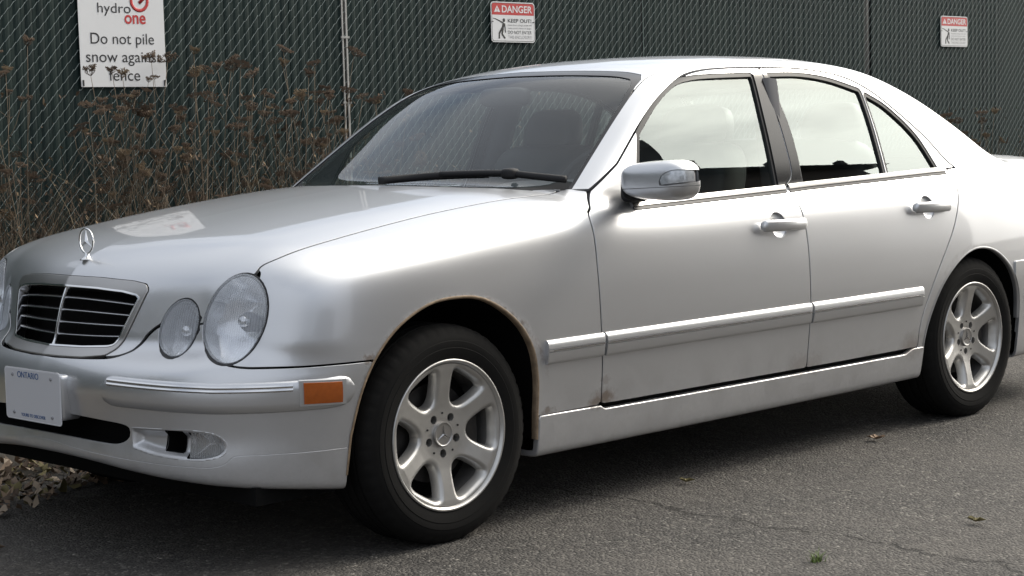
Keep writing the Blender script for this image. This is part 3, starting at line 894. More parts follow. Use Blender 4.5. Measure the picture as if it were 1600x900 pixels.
# ------------------------------------------------------------------ side mouldings, handles, window trims, arch liners
zm = lambda x: np.full_like(x, .515)
MP = [(-.037, -.004), (-.0365, .006), (-.034, .0095), (-.028, .011), (-.005, .0135), (0.0, .0137), (.001, .0115), (.0025, .0115), (.003, .0150), (.008, .0155), (.0085, .0115), (.010, .0115), (.011, .0150),
      (.022, .0140), (.031, .0105), (.0355, .005), (.0365, -.004)]
CP = [(.0032, .010), (.0034, .0158), (.0056, .0168), (.0078, .0158), (.008, .010)]
for s in (-1, 1):
    df, dr = doors[s]
    for par, x0, x1 in ((car, .380, .630), (df, .641, 1.702), (dr, 1.715, 2.418)):
        n = max(6, int((x1-x0)/.03))
        mo = side_strip('side_moulding', np.linspace(x0, x1, n), zm, MP, M['paint'], s, par)
        side_strip('chrome_strip', np.linspace(x0+(.02 if x0 < .5 else .002), x1-(.03 if x1 > 2 else .002), n), zm, CP, M['chrome'], s, mo if par is car else par)
    def handle(par, x0, x1, z0, cx, cz):
        xs = np.linspace(x0, x1, 26)
        t = (xs-x0)/(x1-x0)
        lift = .034*np.sin(np.pi*np.clip(t*.86+.09, 0, 1))**.45
        y = sideY(xs, np.full_like(xs, z0))
        w = .0205*np.minimum(1, np.minimum(t*9+.62, (1-t)*9+.62))
        V = []; F = []; k = 14
        for i in range(len(xs)):
            for j in range(k):
                a = 2*math.pi*j/k
                ca, sa = math.cos(a), math.sin(a)
                V.append((xs[i], s*(y[i]+lift[i]-.004+.011*math.copysign(abs(ca)**.7, ca)), z0-.004*(t[i]-.5)+w[i]*math.copysign(abs(sa)**.75, sa)))
        for i in range(len(xs)-1):
            for j in range(k):
                q = (i*k+j, i*k+(j+1) % k, (i+1)*k+(j+1) % k, (i+1)*k+j)
                F.append(q if s > 0 else q[::-1])
        F.append(tuple(range(k))); F.append(tuple((len(xs)-1)*k+j for j in range(k))[::-1])
        mesh_obj('door_handle', np.array(V), F, M['paint'], par)
        # round finger dish behind the handle
        R, na = .0462, 48
        rr = np.linspace(0, R, 9)
        A = np.linspace(0, 2*math.pi, na, endpoint=False)
        RX = (cx+rr[:, None]*np.cos(A)).ravel(); RZ = (cz+rr[:, None]*np.sin(A)).ravel()
        yy = sideY(RX, RZ)
        dep = np.repeat(-.0005-.024*np.sqrt(np.clip(1-(rr/R)**2, 0, 1)), na)
        dep = np.where(np.repeat(rr, na) > R*.98, -.0012, dep)
        V = np.stack([RX, s*(yy+dep), RZ], 1)
        F = []
        for i in range(8):
            for j in range(na):
                q = (i*na+j, (i+1)*na+j, (i+1)*na+(j+1) % na, i*na+(j+1) % na)
                F.append(q if s < 0 else q[::-1])
        mesh_obj('handle_dish', V, F, M['paint'], par)
    HANDLES = ((df, 1.453, 1.698, .832, 1.561, .832), (dr, 2.395, 2.645, .848, 2.507, .846))
    for h in HANDLES: handle(*h)
    # key lock
    V, F = lathe([(0, -.004), (.009, -.004), (.010, 0), (.010, .004)], 20)
    mesh_obj('key_lock', V*np.array([1, s, 1])+np.array([1.676, s*(float(sideY([1.676], [.832])[0])+.021), .832]), F, M['grey'], df)
    # belt line trims
    zb1 = lambda x: np.interp(x, [.90, 1.64, 1.70], [.9365, .9545, .956])
    zb2 = lambda x: np.interp(x, [1.70, 1.80, 2.65, 2.76], [.9565, .9605, .981, .982])
    TP = [(-.011, -.006), (-.010, .007), (-.002, .009), (.007, .008), (.009, .003), (.0095, -.006)]
    BP = [(-.020, -.006), (-.019, .003), (-.011, .004), (-.0105, -.006)]
    for par, x0, x1, zf in ((df, .86, 1.682, zb1), (dr, 1.705, 2.752, zb2)):
        side_strip('belt_trim', np.linspace(x0, x1, 24), zf, TP, M['satin'], s, par)
        side_strip('belt_seal', np.linspace(x0, x1, 24), zf, BP, M['rubber'], s, par)
    # gloss black pillar covers on both doors
    gr_ = catmull(P2(xz, [(1176, 119), (1189, 170), (1205, 240), (1215, 291)]), 4)
    gl_ = catmull(P2(xz, [(1200, 119), (1217, 158), (1233, 199), (1245, 241), (1255, 288)]), 4)
    msk = (Y*s > .1) & (X > 1.5) & (X < 2.1) & (Z > .9)
    zr = lambda V: np.maximum(.957-V[:, 2], V[:, 2]-1.358)
    panel('pillar_cover', msk, [side_of(s), zr, fP(xz, DOOR_F, G/2+.0005), lambda V: np.interp(V[:, 2], gr_[::-1, 1], gr_[::-1, 0])+.004-V[:, 0]], M['gloss_black'], df, off=.0025, thick=.006, bev=.001)
    panel('pillar_cover', msk, [side_of(s), zr, fP(xz, DOOR_R, G/2+.0005), lambda V: V[:, 0]-np.interp(V[:, 2], gl_[::-1, 1], gl_[::-1, 0])+.004], M['gloss_black'], dr, off=.0025, thick=.006, bev=.001)
    # wheel arch lips and liners
    for arch, nm in ((ARCH_F[1:-1], 'f'), (ARCH_R[1:-1], 'r')):
        a = arch[arch[:, 1] > .2]
        a = a[np.r_[True, np.linalg.norm(np.diff(a, axis=0), axis=1) > .004]]
        y = sideY(a[:, 0], a[:, 1])
        c = np.array([0.02 if nm == 'f' else 2.833, .32])
        d = (c-a)/np.linalg.norm(c-a, axis=1, keepdims=True)
        rows = []
        for (inn, dy, mat_) in ((-.004, .001, 0), (0.0, .003, 0), (.004, .001, 0), (.006, -.006, 0), (.004, -.02, 0)):
            q = a+d*inn
            rows.append(np.stack([q[:, 0], s*(y+dy), q[:, 1]], 1))
        V = np.vstack(rows); m = len(a); F = []
        for r in range(len(rows)-1):
            for i in range(m-1):
                q = (r*m+i, r*m+i+1, (r+1)*m+i+1, (r+1)*m+i)
                F.append(q if s > 0 else q[::-1])
        lip_ = mesh_obj('arch_lip', V, F, M['rusty'] if nm == 'f' else M['paint'], car)
        if nm == 'f': lip_['label'] = 'brown rusted lip of the front wheel arch'
        rows = []
        for inn, dy in ((.004, -.018), (-.015, -.05), (-.02, -.12), (-.02, -.36)):
            q = a+d*inn
            rows.append(np.stack([q[:, 0], s*(y+dy), q[:, 1]], 1))
        V = np.vstack(rows); F = []
        for r in range(len(rows)-1):
            for i in range(m-1): F.append((r*m+i, r*m+i+1, (r+1)*m+i+1, (r+1)*m+i))
        F.append(tuple(range(3*m, 4*m)))
        mesh_obj('arch_liner', V, F, M['void'], car)

# underbody
V, F = box((-.60, -.74, .19), (3.7, .74, .24))
mesh_obj('underbody', V, F, M['void'], car, smooth=False)

# ------------------------------------------------------------------ wheels
def build_wheel():
    root = bpy.data.objects.new('wheel', None)
    parts = []
    def add(name, V, F, mat, sm_=35):
        o = mesh_obj(name, V, F, mat, root)
        if sm_: sharp(o, sm_)
        parts.append(o); return o
    # axis along Y; outside = -Y; rim lip plane at y = -.103 from the wheel centre plane
    grooves = []
    prof = [(.2185, -.096), (.222, -.101), (.232, -.1045), (.245, -.1075), (.252, -.1090), (.254, -.1078), (.262, -.1090), (.272, -.1085), (.274, -.1068), (.286, -.1045), (.2885, -.1025), (.299, -.0985), (.309, -.091), (.3155, -.080)]
    tread = []
    for y in (-.052, -.018, .018, .052):
        tread += [(.3195, y-.006), (.3125, y-.0045), (.3125, y+.0045), (.3195, y+.006)]
    prof2 = prof+tread+[(r, -h) for r, h in prof[::-1]]
    sh = {prof.index(p) for p in prof[-3:]}
    def mod(i, j, r): return r-(.0030 if (j in sh and i % 5 == 0) else 0)
    V, F = lathe(prof2, 240, mod=mod)
    # flatten the contact patch a little
    V[:, 2] = np.where(V[:, 2] < -.312, -.312-(V[:, 2]+.312)*-.35, V[:, 2])
    add('tyre', V, [q[::-1] for q in F], M['tyre'], 28)
    # barrel and lip
    V, F = lathe([(.2180, -.094), (.2205, -.1005), (.2195, -.1035), (.2150, -.1045), (.2125, -.1025), (.2095, -.098), (.2055, -.088)], 120)
    rim = add('rim', V, F, M['alloy'], 60)
    V, F = lathe([(.2055, -.088), (.203, -.072), (.192, -.05), (.188, .06), (.20, .09)], 120)
    add('rim_barrel', V, F, M['alloy_shade'], 60)
    # spoked face: polar sheet cut by six windows
    rr = np.concatenate([np.linspace(.0, .09, 14), np.linspace(.0945, .2065, 38)]); na = 300
    A = np.linspace(0, 2*math.pi, na, endpoint=False)
    V = np.stack([(rr[:, None]*np.cos(A)).ravel(), np.zeros(len(rr)*na), (rr[:, None]*np.sin(A)).ravel()], 1)
    Q = []
    for i in range(len(rr)-1):
        for j in range(na):
            Q.append((i*na+j, (i+1)*na+j, (i+1)*na+(j+1) % na, i*na+(j+1) % na))
    Q = np.array(Q)
    base = np.array([(.091, 0), (.094, .014), (.102, .0255), (.113, .0350), (.130, .0455), (.150, .0560), (.168, .0630), (.179, .0640), (.188, .0550), (.1930, .037), (.1945, 0)])
    win = np.vstack([catmull(base, 5), catmull(base[::-1]*np.array([1, -1]), 5)[1:-1]])
    def fwin(P):
        r = np.hypot(P[:, 0], P[:, 2]); a = np.arctan2(P[:, 2], P[:, 0])
        a0 = math.radians(60)
        l = (a-math.radians(90)+a0/2) % a0-a0/2          # angle from the nearest spoke centre
        l = np.where(l > 0, l-a0/2, l+a0/2)               # angle from the window centre
        return -poly_sdf(np.stack([r*np.cos(l), r*np.sin(l)], 1), win)
    def fbolt(P):
        d = np.full(len(P), 1e9)
        for k in range(5):
            b = math.radians(-90+72*k)
            d = np.minimum(d, np.hypot(P[:, 0]-.056*math.cos(b), P[:, 2]-.056*math.sin(b)))
        return .0125-d
    V, F = clip(V, Q, fwin(V)); V, F = clip(V, F, fbolt(V))
    def depth(P):
        r = np.hypot(P[:, 0], P[:, 2])
        y = np.interp(r, [0, .034, .040, .075, .10, .15, .19, .2065], [-.066, -.066, -.068, -.0705, -.0745, -.0855, -.0935, -.0945])
        fw = -fwin(P)
        edge = np.clip(1-np.abs(fw)/.010, 0, 1)
        return y+.0045*edge**2
    V[:, 1] = depth(V)
    b = boundary(F).tolist(); n = len(V); FQ, FL = split_faces(F); F = FQ.tolist()+FL
    ids = sorted({v for e in b for v in e if np.hypot(V[v, 0], V[v, 2]) > .02 and np.hypot(V[v, 0], V[v, 2]) < .206})
    m = {v: i for i, v in enumerate(ids)}
    ctr = V[ids]
    r = np.hypot(ctr[:, 0], ctr[:, 2])
    bolt = fbolt(ctr) > -.004
    f0 = fwin(ctr); e = .003
    gx = np.stack([fwin(ctr+np.array([e, 0, 0]))-f0, np.zeros(len(ctr)), fwin(ctr+np.array([0, 0, e]))-f0], 1)
    gx /= np.maximum(np.linalg.norm(gx, axis=1, keepdims=True), 1e-9)
    w1 = ctr+np.where(bolt[:, None], 0, 1)*gx*.003+np.array([0, .004, 0])
    w2 = ctr+np.where(bolt[:, None], 0, 1)*gx*.009+np.array([0, .030, 0])
    VV = np.vstack([V, w1, w2]); k = len(ids)
    FF = list(F)
    for a_, c_ in b:
        if a_ in m and c_ in m:
            i, j = m[a_], m[c_]
            FF.append((c_, a_, n+i, n+j)); FF.append((n+j, n+i, n+k+i, n+k+j))
    add('rim_face', VV, [q[::-1] for q in FF] if False else FF, M['alloy'], 50)
    # bolt heads deep in the holes
    for kk in range(5):
        bb = math.radians(-90+72*kk)
        V, F = lathe([(0, -.050), (.0085, -.050), (.0095, -.047), (.0095, -.03)], 14)
        o = add('wheel_bolt', V+np.array([.056*math.cos(bb), 0, .056*math.sin(bb)]), F, M['disc'])
        V, F = lathe([(0, -.0722), (.003, -.0722), (.0032, -.066)], 10)
        b2 = bb+math.radians(36)
        add('rivet', V+np.array([.062*math.cos(b2), 0, .062*math.sin(b2)]), F, M['black'])
    V, F = lathe([(.0125, -.045), (.0375, -.045)], 40)
    # centre cap with star emblem
    V, F = lathe([(0, -.0735), (.026, -.0735), (.031, -.0740), (.033, -.0755), (.0355, -.0750), (.0365, -.0715), (.0365, -.06)], 48)
    cap = add('centre_cap', V, F, M['satin'])
    st = []
    for kk in range(3):
        bb = math.radians(90+120*kk); pr_ = np.array([math.cos(bb), 0, math.sin(bb)]); pn = np.array([-math.sin(bb), 0, math.cos(bb)])
        c0 = np.array([0, -.0745, 0])
        st.append((np.array([c0+pr_*.030, c0+pn*.0045+pr_*.002, c0-pn*.0045+pr_*.002, c0+np.array([0, -.003, 0])]), [(0, 1, 3), (3, 2, 0)]))
    V, F = join(*st)
    add('star_emblem', V, F+[q[::-1] for q in F], M['chrome'], 20)
    # brake disc and caliper
    V, F = lathe([(.05, -.022), (.145, -.022), (.146, .0), (.05, .0)], 64)
    add('brake_disc', V, F, M['disc'])
    V, F = lathe([(.05, .01), (.2, .01)], 48)
    add('brake_shield', V, F, M['void'], 0)
    V, F = box((.085, -.05, -.075), (.16, .01, .075))
    bevel_obj(add('brake_caliper', V, F, M['disc'], 0), .012)
    # balance weight clamped to the lip
    return root, parts
wroot, wparts = build_wheel()
for i, (wx, s) in enumerate(((0, -1), (2.833, -1), (0, 1), (2.833, 1))):
    if i == 0:
        r = wroot; COL.objects.link(r)
    else:
        r = bpy.data.objects.new('wheel', None); COL.objects.link(r)
        for p_ in wparts:
            c = p_.copy(); COL.objects.link(c); c.parent = r
    r.parent = car
    r.location = (wx, s*.767, .3145)
    r.rotation_euler = (0, (0, math.radians(2), .5, .2)[i], 0) if s < 0 else (0, .4*i, math.pi)

# ------------------------------------------------------------------ grille, star, plate, lamps on the bumper
GIN = np.vstack([[(-.1, .767), (0, .767), (.15, .765), (.26, .759)], catmull([(.318, .750), (.326, .742), (.322, .728), (.300, .672), (.276, .616), (.266, .606), (.25, .602)], 4), [(.15, .5965), (0, .594), (-.1, .594)]])
gm = (X < -.4) & (Z > .5) & (BY < .45)
recess('grille_cavity', gm, [lambda V: np.where(V[:, 0] < -.4, poly_sdf(front2(V), GRILLE)-.010, 1.)], M['void'], .075)
grille = panel('grille_frame', gm, [fP(front2, GRILLE, -.004), fN(front2, GIN)], M['satin'], car, off=.0045, thick=.03, bev=.003)
panel('grille_rim', gm, [fP(front2, GIN, .0), fN(front2, GIN, -.004)], M['chrome'], grille, off=.006, thick=.03, bev=.001)
def gspan(t):
    """half width and curve of a grille bar, t from the bottom (0) to the top (1)"""
    ye = np.interp(t, [0, 1], [.268, .322])
    return ye
for k in range(1, 5):
    t = k/5
    ye = gspan(t)+.004
    ys = np.linspace(-ye, ye, 25)
    z0 = np.interp(t, [0, 1], [.594, .767]); z1 = np.interp(t, [0, 1], [.604, .749])
    zz = z0+(z1-z0)*(ys/ye)**2
    xx = frontX(np.abs(ys), zz)+.006
    V = []; F = []
    for i in range(25):
        for dx, dz in ((0, .0008), (.002, .0024), (.022, .0036), (.022, -.0016), (.002, -.0022), (0, -.0012)):
            V.append((xx[i]+dx, ys[i], zz[i]+dz))
    for i in range(24):
        for j in range(6):
            F.append((i*6+j, i*6+(j+1) % 6, (i+1)*6+(j+1) % 6, (i+1)*6+j))
    sharp(mesh_obj('grille_bar', np.array(V), F, M['grillebar'], grille), 60)
zz = np.linspace(.592, .769, 14); xx = frontX(np.zeros(14), zz)
V = []; F = []
for i in range(14):
    for dx, dy in ((-.002, -.0012), (.002, -.003), (.02, -.003), (.02, .003), (.002, .003), (-.002, .0012)):
        V.append((xx[i]+dx, dy, zz[i]))
for i in range(13):
    for j in range(6): F.append((i*6+j, i*6+(j+1) % 6, (i+1)*6+(j+1) % 6, (i+1)*6+j))
sharp(mesh_obj('grille_bar', np.array(V), F, M['chrome'], grille), 60)
# inner dark lattice far behind the bars
# star on the hood
sb = px(141, 405); sb[1] = 0.0
sz = float(sb[2])
star = link(bpy.data.objects.new('hood_star', None), car)
V, F = lathe([(.0, .004), (.016, .002), (.013, .006), (.007, .010), (.005, .016), (.0045, .022), (0, .023)], 20)
V = V[:, [0, 2, 1]]
mesh_obj('star_base', V*np.array([1.5, 1, 1])+np.array([sb[0], 0, sz-.004]), F, M['chrome'], star)
cz = sz+.016+.037
ang = np.linspace(0, 2*math.pi, 49)[:-1]
ring = np.stack([np.full(48, sb[0]), .0365*np.cos(ang), cz+.0365*np.sin(ang)], 1)
V, F = tube(ring, .0028, 8, up=(1, 0, 0), closed=True)
mesh_obj('star_ring', V, F, M['chrome'], star)
st = []
for kk in range(3):
    bb = math.radians(90+120*kk); pr_ = np.array([0, math.cos(bb), math.sin(bb)]); pn = np.array([0, -math.sin(bb), math.cos(bb)]); c0 = np.array([sb[0], 0, cz])
    st.append((np.array([c0+pr_*.036, c0+pn*.006, c0-pn*.006, c0+np.array([-.006, 0, 0]), c0+np.array([.006, 0, 0])]), [(0, 1, 3), (0, 3, 2), (0, 4, 1), (0, 2, 4)]))
V, F = join(*st)
sharp(mesh_obj('star_points', V, F, M['chrome'], star), 20)
# licence plate on its bracket
plate = link(bpy.data.objects.new('licence_plate', None), car)
pc = np.array([-.838, -.016, .4605])
V, F = box((-.834, -.162, .398), (-.77, .13, .528))
bevel_obj(mesh_obj('plate_bracket', V, F, M['paint'], plate), .012, 3)
def rounded(w, h, r, n=6):
    out = []
    for cx, cy, a0 in ((w/2-r, h/2-r, 0), (-w/2+r, h/2-r, 90), (-w/2+r, -h/2+r, 180), (w/2-r, -h/2+r, 270)):
        for i in range(n+1):
            a = math.radians(a0+90*i/n); out.append((cx+r*math.cos(a), cy+r*math.sin(a)))
    return np.array(out)
def slab(outline, origin, ux, uy, un, t):
    o = np.array(outline); n = len(o)
    P = np.array(origin)+o[:, :1]*np.array(ux)+o[:, 1:]*np.array(uy)
    V = np.vstack([P, P+np.array(un)*t])
    F = [tuple(range(n, 2*n)), tuple(range(n))[::-1]]+[(i, (i+1) % n, n+(i+1) % n, n+i) for i in range(n)]
    return V, F
V, F = slab(rounded(.305, .152, .012), pc, (0, -1, 0), (0, 0, 1), (-1, 0, 0), .0015)
mesh_obj('plate_rim', V, F, M['platewhite'], plate, smooth=False)
V, F = slab(rounded(.297, .144, .010), pc+np.array([-.0015, 0, 0]), (0, -1, 0), (0, 0, 1), (-1, 0, 0), .0006)
mesh_obj('plate_face', V, F, M['plate'], plate, smooth=False)
def face_front(p): return Matrix(((0, 0, -1, p[0]), (-1, 0, 0, p[1]), (0, 1, 0, p[2]), (0, 0, 0, 1)))
text_mesh('province_name', 'ONTARIO', .026, M['blue'], plate, face_front((pc[0]-.0024, pc[1]+0.02, pc[2]+.056)))
text_mesh('plate_slogan', 'YOURS TO DISCOVER', .0135, M['blue'], plate, face_front((pc[0]-.0024, pc[1], pc[2]-.060)))
for yy in (-.105, .105):
    for zz_ in (.055, -.055):
        V, F = lathe([(0, .004), (.004, .0035), (.0055, .001), (.0055, -.001)], 12)
        V = V[:, [1, 0, 2]]*np.array([-1, 1, 1])
        mesh_obj('plate_screw', V+pc+np.array([-.002, yy, zz_]), F, M['grey'], plate)
# bumper moulding with chrome strip and amber marker
def wrap_pt(sx):
    pass
bm_lo, bm_hi = .4475, .533
def bump_row(phi, zq):
    """points on the bumper at wrap angle phi (0 = straight ahead of x=.05), height z"""
    phi = np.asarray(phi, float); zq = np.broadcast_to(np.asarray(zq, float), phi.shape)
    a = np.full(phi.shape, .3); b = np.full(phi.shape, 1.4)
    for _ in range(28):
        m = (a+b)/2
        f = FB(.05-m*np.cos(phi), m*np.sin(phi), zq)
        a = np.where(f < 0, m, a); b = np.where(f < 0, b, m)
    return np.stack([.05-b*np.cos(phi), b*np.sin(phi), zq], 1)
def bump_strip(name, phis, zlo, zhi, prof, mat, s, parent, rnd=0.0):
    """prof = list of (fraction, offset)"""
    rows = []
    n = len(phis)
    for fr, off in prof:
        P = bump_row(phis, zlo+(zhi-zlo)*fr)
        P = P+nrm(P)*off
        rows.append(P)
    V = np.vstack(rows); V[:, 1] *= s
    F = []; k = len(prof)
    for j in range(k-1):
        for i in range(n-1):
            q = (j*n+i, j*n+i+1, (j+1)*n+i+1, (j+1)*n+i)
            F.append(q if s < 0 else q[::-1])
    e1 = tuple(j*n for j in range(k)); e2 = tuple(j*n+n-1 for j in range(k))
    F += [e1, e2]
    return sharp(mesh_obj(name, V, F, mat, parent), 55)
ph0, ph1 = math.atan2(.325, .87), math.atan2(.866, .40)
for s in (-1, 1):
    ph = np.linspace(ph0, ph1, 60)
    e = np.minimum(1, np.minimum((ph-ph[0])/.06, (ph[-1]-ph)/.05))
    e = np.sqrt(np.clip(1-(1-e)**2, 0, 1))
    zc_ = np.interp(ph, [ph0, .75, 1.05, ph1], [.497, .487, .486, .4915])
    hh = .0425*(.35+.65*e)
    bmo = bump_strip('bumper_moulding', ph, zc_-hh, zc_+hh, [(0, -.004), (.015, .003), (.06, .0065), (.3, .0075), (.68, .008), (.92, .0065), (.985, .003), (1, -.004)], M['paint'], s, bumper)
    pc_ = np.linspace(ph0+.03, ph1-.178, 50)
    zc2 = np.interp(pc_, [ph0, .75, 1.05, ph1], [.522, .512, .511, .518])
    for dz in (-.0065, .0035):
        bump_strip('chrome_strip', pc_, zc2+dz-.0042, zc2+dz+.0042, [(0, .004), (.05, .0095), (.5, .0118), (.95, .0095), (1, .004)], M['chrome'], s, bumper)
    pa = np.linspace(ph1-.150, ph1-.040, 18)
    za = np.interp(pa, [pa[0], pa[-1]], [.4925, .4885])
    bump_strip('marker_bezel', np.linspace(pa[0]-.012, pa[-1]+.012, 18), za-.037, za+.037, [(0, .004), (.04, .010), (.5, .0105), (.96, .010), (1, .004)], M['paint'], s, bumper)
    bump_strip('side_marker', pa, za-.031, za+.031, [(0, .004), (.05, .0125), (.3, .0140), (.7, .0140), (.95, .0125), (1, .004)], M['amber'], s, bumper)

# ------------------------------------------------------------------ wiper, mirrors
wp = pxs([(592, 291), (660, 285), (720, 281), (765, 279.5)])
wpn = nrm(wp)
V, F = tube(catmull(wp+wpn*.018, 6), .008, 8, 1.6)
wiper = mesh_obj('wiper', V, F, M['black'], car)
wa = pxs([(690, 286), (755, 284), (800, 284), (840, 286), (886, 288)])
V, F = tube(catmull(wa+nrm(wa)*np.array([.028, .03, .03, .026, .02])[:, None], 6), .013, 8, .9)
mesh_obj('wiper_arm', V, F, M['black'], wiper)
V, F = superq(wa[2]+nrm(wa)[2]*.03, (.028, .028, .018), .6, .8)
mesh_obj('wiper_pivot', V, F, M['black'], wiper)

def build_mirror(s):
    root = link(bpy.data.objects.new('door_mirror', None), car)
    c = np.array([.852, -.968, 1.014])
    def shape(q):
        # front (-x) domed, back flat; tapers towards the door and rounder outside
        x, y, z = q
        w = (y+1)/2                       # 0 outside, 1 at the door
        zz = z*(1-.10*w+.05*(1-w))
        if z > 0: zz *= 1-.12*w
        xx = x*(1.0 if x < 0 else .45)
        return np.array([xx-.10*w, y, zz+.04*w])
    V, F = superq(c, (.085, .130, .0655), .62, .5, 56, 36, shape)
    Vu, Fu = clip(V, F, -(V[:, 2]-(c[2]-.0215-.04*(V[:, 1]-c[1])))+.001)
    Vl, Fl = clip(V, F, (V[:, 2]-(c[2]-.0215-.04*(V[:, 1]-c[1])))+.001)
    def lens(P): return np.maximum.reduce([(P[:, 1]-c[1])+.045+.9*np.abs(P[:, 2]-c[2]-.012)*0-(.0)*P[:, 1], -(P[:, 2]-(c[2]-.016-.04*(P[:, 1]-c[1]))), (P[:, 0]-c[0])-.004, (P[:, 2]-c[2])-.034+.55*np.maximum(0, (P[:, 1]-c[1])+.085)])
    # rounded lens outline: ellipse quarter towards the door
    def lens(P):
        v = (P[:, 2]-(c[2]-.0165-.04*(P[:, 1]-c[1])))/.046
        u = (P[:, 1]-(c[1]-.106))/.060
        return np.maximum.reduce([np.hypot(u, np.maximum(v, 0))-1, -v, (P[:, 0]-c[0])-.010])*.04
    flip = np.array([1, -s, 1])
    def put(name, V, F, mat, par=root, off=0.0):
        V = V*flip
        if s > 0: F = [q[::-1] for q in F]
        return sharp(mesh_obj(name, V, F, mat, par), 45)
    Vb, Fb = clip(Vu, Fu, -lens(Vu)+.0008)
    put('mirror_housing', Vb, Fb, M['paint'])
    Vt, Ft = clip(Vu, Fu, lens(Vu)+.0008)
    put('turn_signal', c+(Vt-c)*.995, Ft, M['lens2'])
    put('mirror_housing', Vl, Fl, M['paint'])
    V, F = superq(c+np.array([.0, .0, 0]), (.080, .113, .060), .62, .55, 40, 24, shape)
    put('mirror_core', V, F, M['grey'])
    V, F = superq(np.array([.840, -.846, 1.000]), (.052, .012, .048), .7, .6, 32, 18)
    put('mirror_gasket', V, F, M['black'])
    V, F = superq(np.array([.868, -.832, .974]), (.052, .030, .032), .6, .6, 32, 18)
    put('mirror_foot', V, F, M['black'])
    V, F = superq(c+np.array([.028, 0, 0]), (.008, .100, .052), .3, .4, 32, 12, shape)
    put('mirror_glass', V, F, M['chrome'])
M['lens2'] = simple('clear_turn_lens', (.50, .52, .54), .15, .3, coat=.8, noise=.5, nscale=90)
build_mirror(-1)

# ------------------------------------------------------------------ interior
def seat(x, y, w, rear=False):
    st_ = link(bpy.data.objects.new('seat', None), car)
    V, F = superq((x-.22, y, .52), (.30, w, .13), .4, .4); mesh_obj('cushion', V, F, M['seat'], st_)
    def lean(q): return np.array([q[0]+.42*q[2], q[1]*(1-.12*max(q[2], 0)), q[2]])
    V, F = superq((x+.10, y, .82), (.10, w, .30), .35, .4, fn=lambda q: np.array([q[0]+1.0*q[2], q[1]*(1-.10*max(q[2], 0)), q[2]])); mesh_obj('backrest', V, F, M['seat'], st_)
    for hy in ([y] if not rear else [y-w*.55, y+w*.55]):
        V, F = superq((x+.22, hy, 1.175), (.055, .135, .085), .5, .5, fn=lambda q: np.array([q[0]+.35*q[2], q[1]*(1-.18*max(q[2], 0)), q[2]])); mesh_obj('headrest', V, F, M['seat'], st_)
        for d in (-.05, .05):
            V, F = tube([(x+.20, hy+d, 1.04), (x+.215, hy+d, 1.14)], .006, 6); mesh_obj('headrest_post', V, F, M['satin'], st_)
seat(1.52, -.36, .26); seat(1.52, .36, .26); seat(2.44, 0, .60, True)
V, F = box((.62, -.68, .78), (1.08, .68, .955)); bevel_obj(mesh_obj('dashboard', V, F, M['dash'], car), .05, 4)
V, F = superq((.98, -.36, .965), (.14, .20, .045), .6, .5); mesh_obj('instrument_hood', V, F, M['dash'], car)
ring = np.stack([1.18+.065*np.sin(ang), -.36+.185*np.cos(ang), .93+.172*np.sin(ang)], 1)
V, F = tube(ring, .014, 8, up=(1, 0, 0), closed=True)
sw = mesh_obj('steering_wheel', V, F, M['black'], car)
V, F = superq((1.17, -.36, .93), (.03, .06, .055), .6, .6); mesh_obj('airbag_pad', V, F, M['black'], sw)
for a in (0, 180, 270):
    e = np.array([1.18, -.36+.18*math.cos(math.radians(a)), .93+.17*math.sin(math.radians(a))])
    V, F = tube([(1.17, -.36, .93), e], .016, 8); mesh_obj('spoke', V, F, M['black'], sw)
V, F = box((2.62, -.60, .86), (3.2, .60, .93)); mesh_obj('parcel_shelf', V, F, M['dash'], car, smooth=False)
V, F = box((.3, -.72, .26), (3.2, .72, .30)); mesh_obj('floor_carpet', V, F, M['void'], car, smooth=False)
V, F = superq((1.12, 0, 1.30), (.03, .115, .035), .5, .5); mesh_obj('rear_view_mirror', V, F, M['black'], car)
for s in (-1, 1):
    for xx_ in (1.0, 2.1):
        V, F = box((xx_-.3, s*.70-.03, .32), (xx_+.45, s*.70+.03, .90)); bevel_obj(mesh_obj('door_trim', V, F, M['seat'], car), .02)
    V, F = tube([(1.70, s*.74, .5), (1.73, s*.74, .95), (1.80, s*.64, 1.33)], .05, 8); mesh_obj('pillar_trim', V, F, M['lining'], car)
V, F = box((1.0, .46, 1.295), (1.03, .56, 1.33))
# ------------------------------------------------------------------ ground, kerb, verge
def fast_mesh(name, V, Q, mat, parent=None, smooth=False, mats=None, midx=None):
    V = np.asarray(V, np.float32); Q = np.asarray(Q, np.int32)
    me = bpy.data.meshes.new(name)
    n, k = Q.shape
    me.vertices.add(len(V)); me.vertices.foreach_set('co', V.ravel())
    me.loops.add(n*k); me.loops.foreach_set('vertex_index', Q.ravel())
    me.polygons.add(n); me.polygons.foreach_set('loop_start', np.arange(0, n*k, k, dtype=np.int32))
    if smooth: me.polygons.foreach_set('use_smooth', np.ones(n, bool))
    for m in (mats or [mat]): me.materials.append(m)
    if midx is not None: me.polygons.foreach_set('material_index', np.asarray(midx, np.int32))
    me.update(calc_edges=True); me.validate()
    return link(bpy.data.objects.new(name, me), parent)

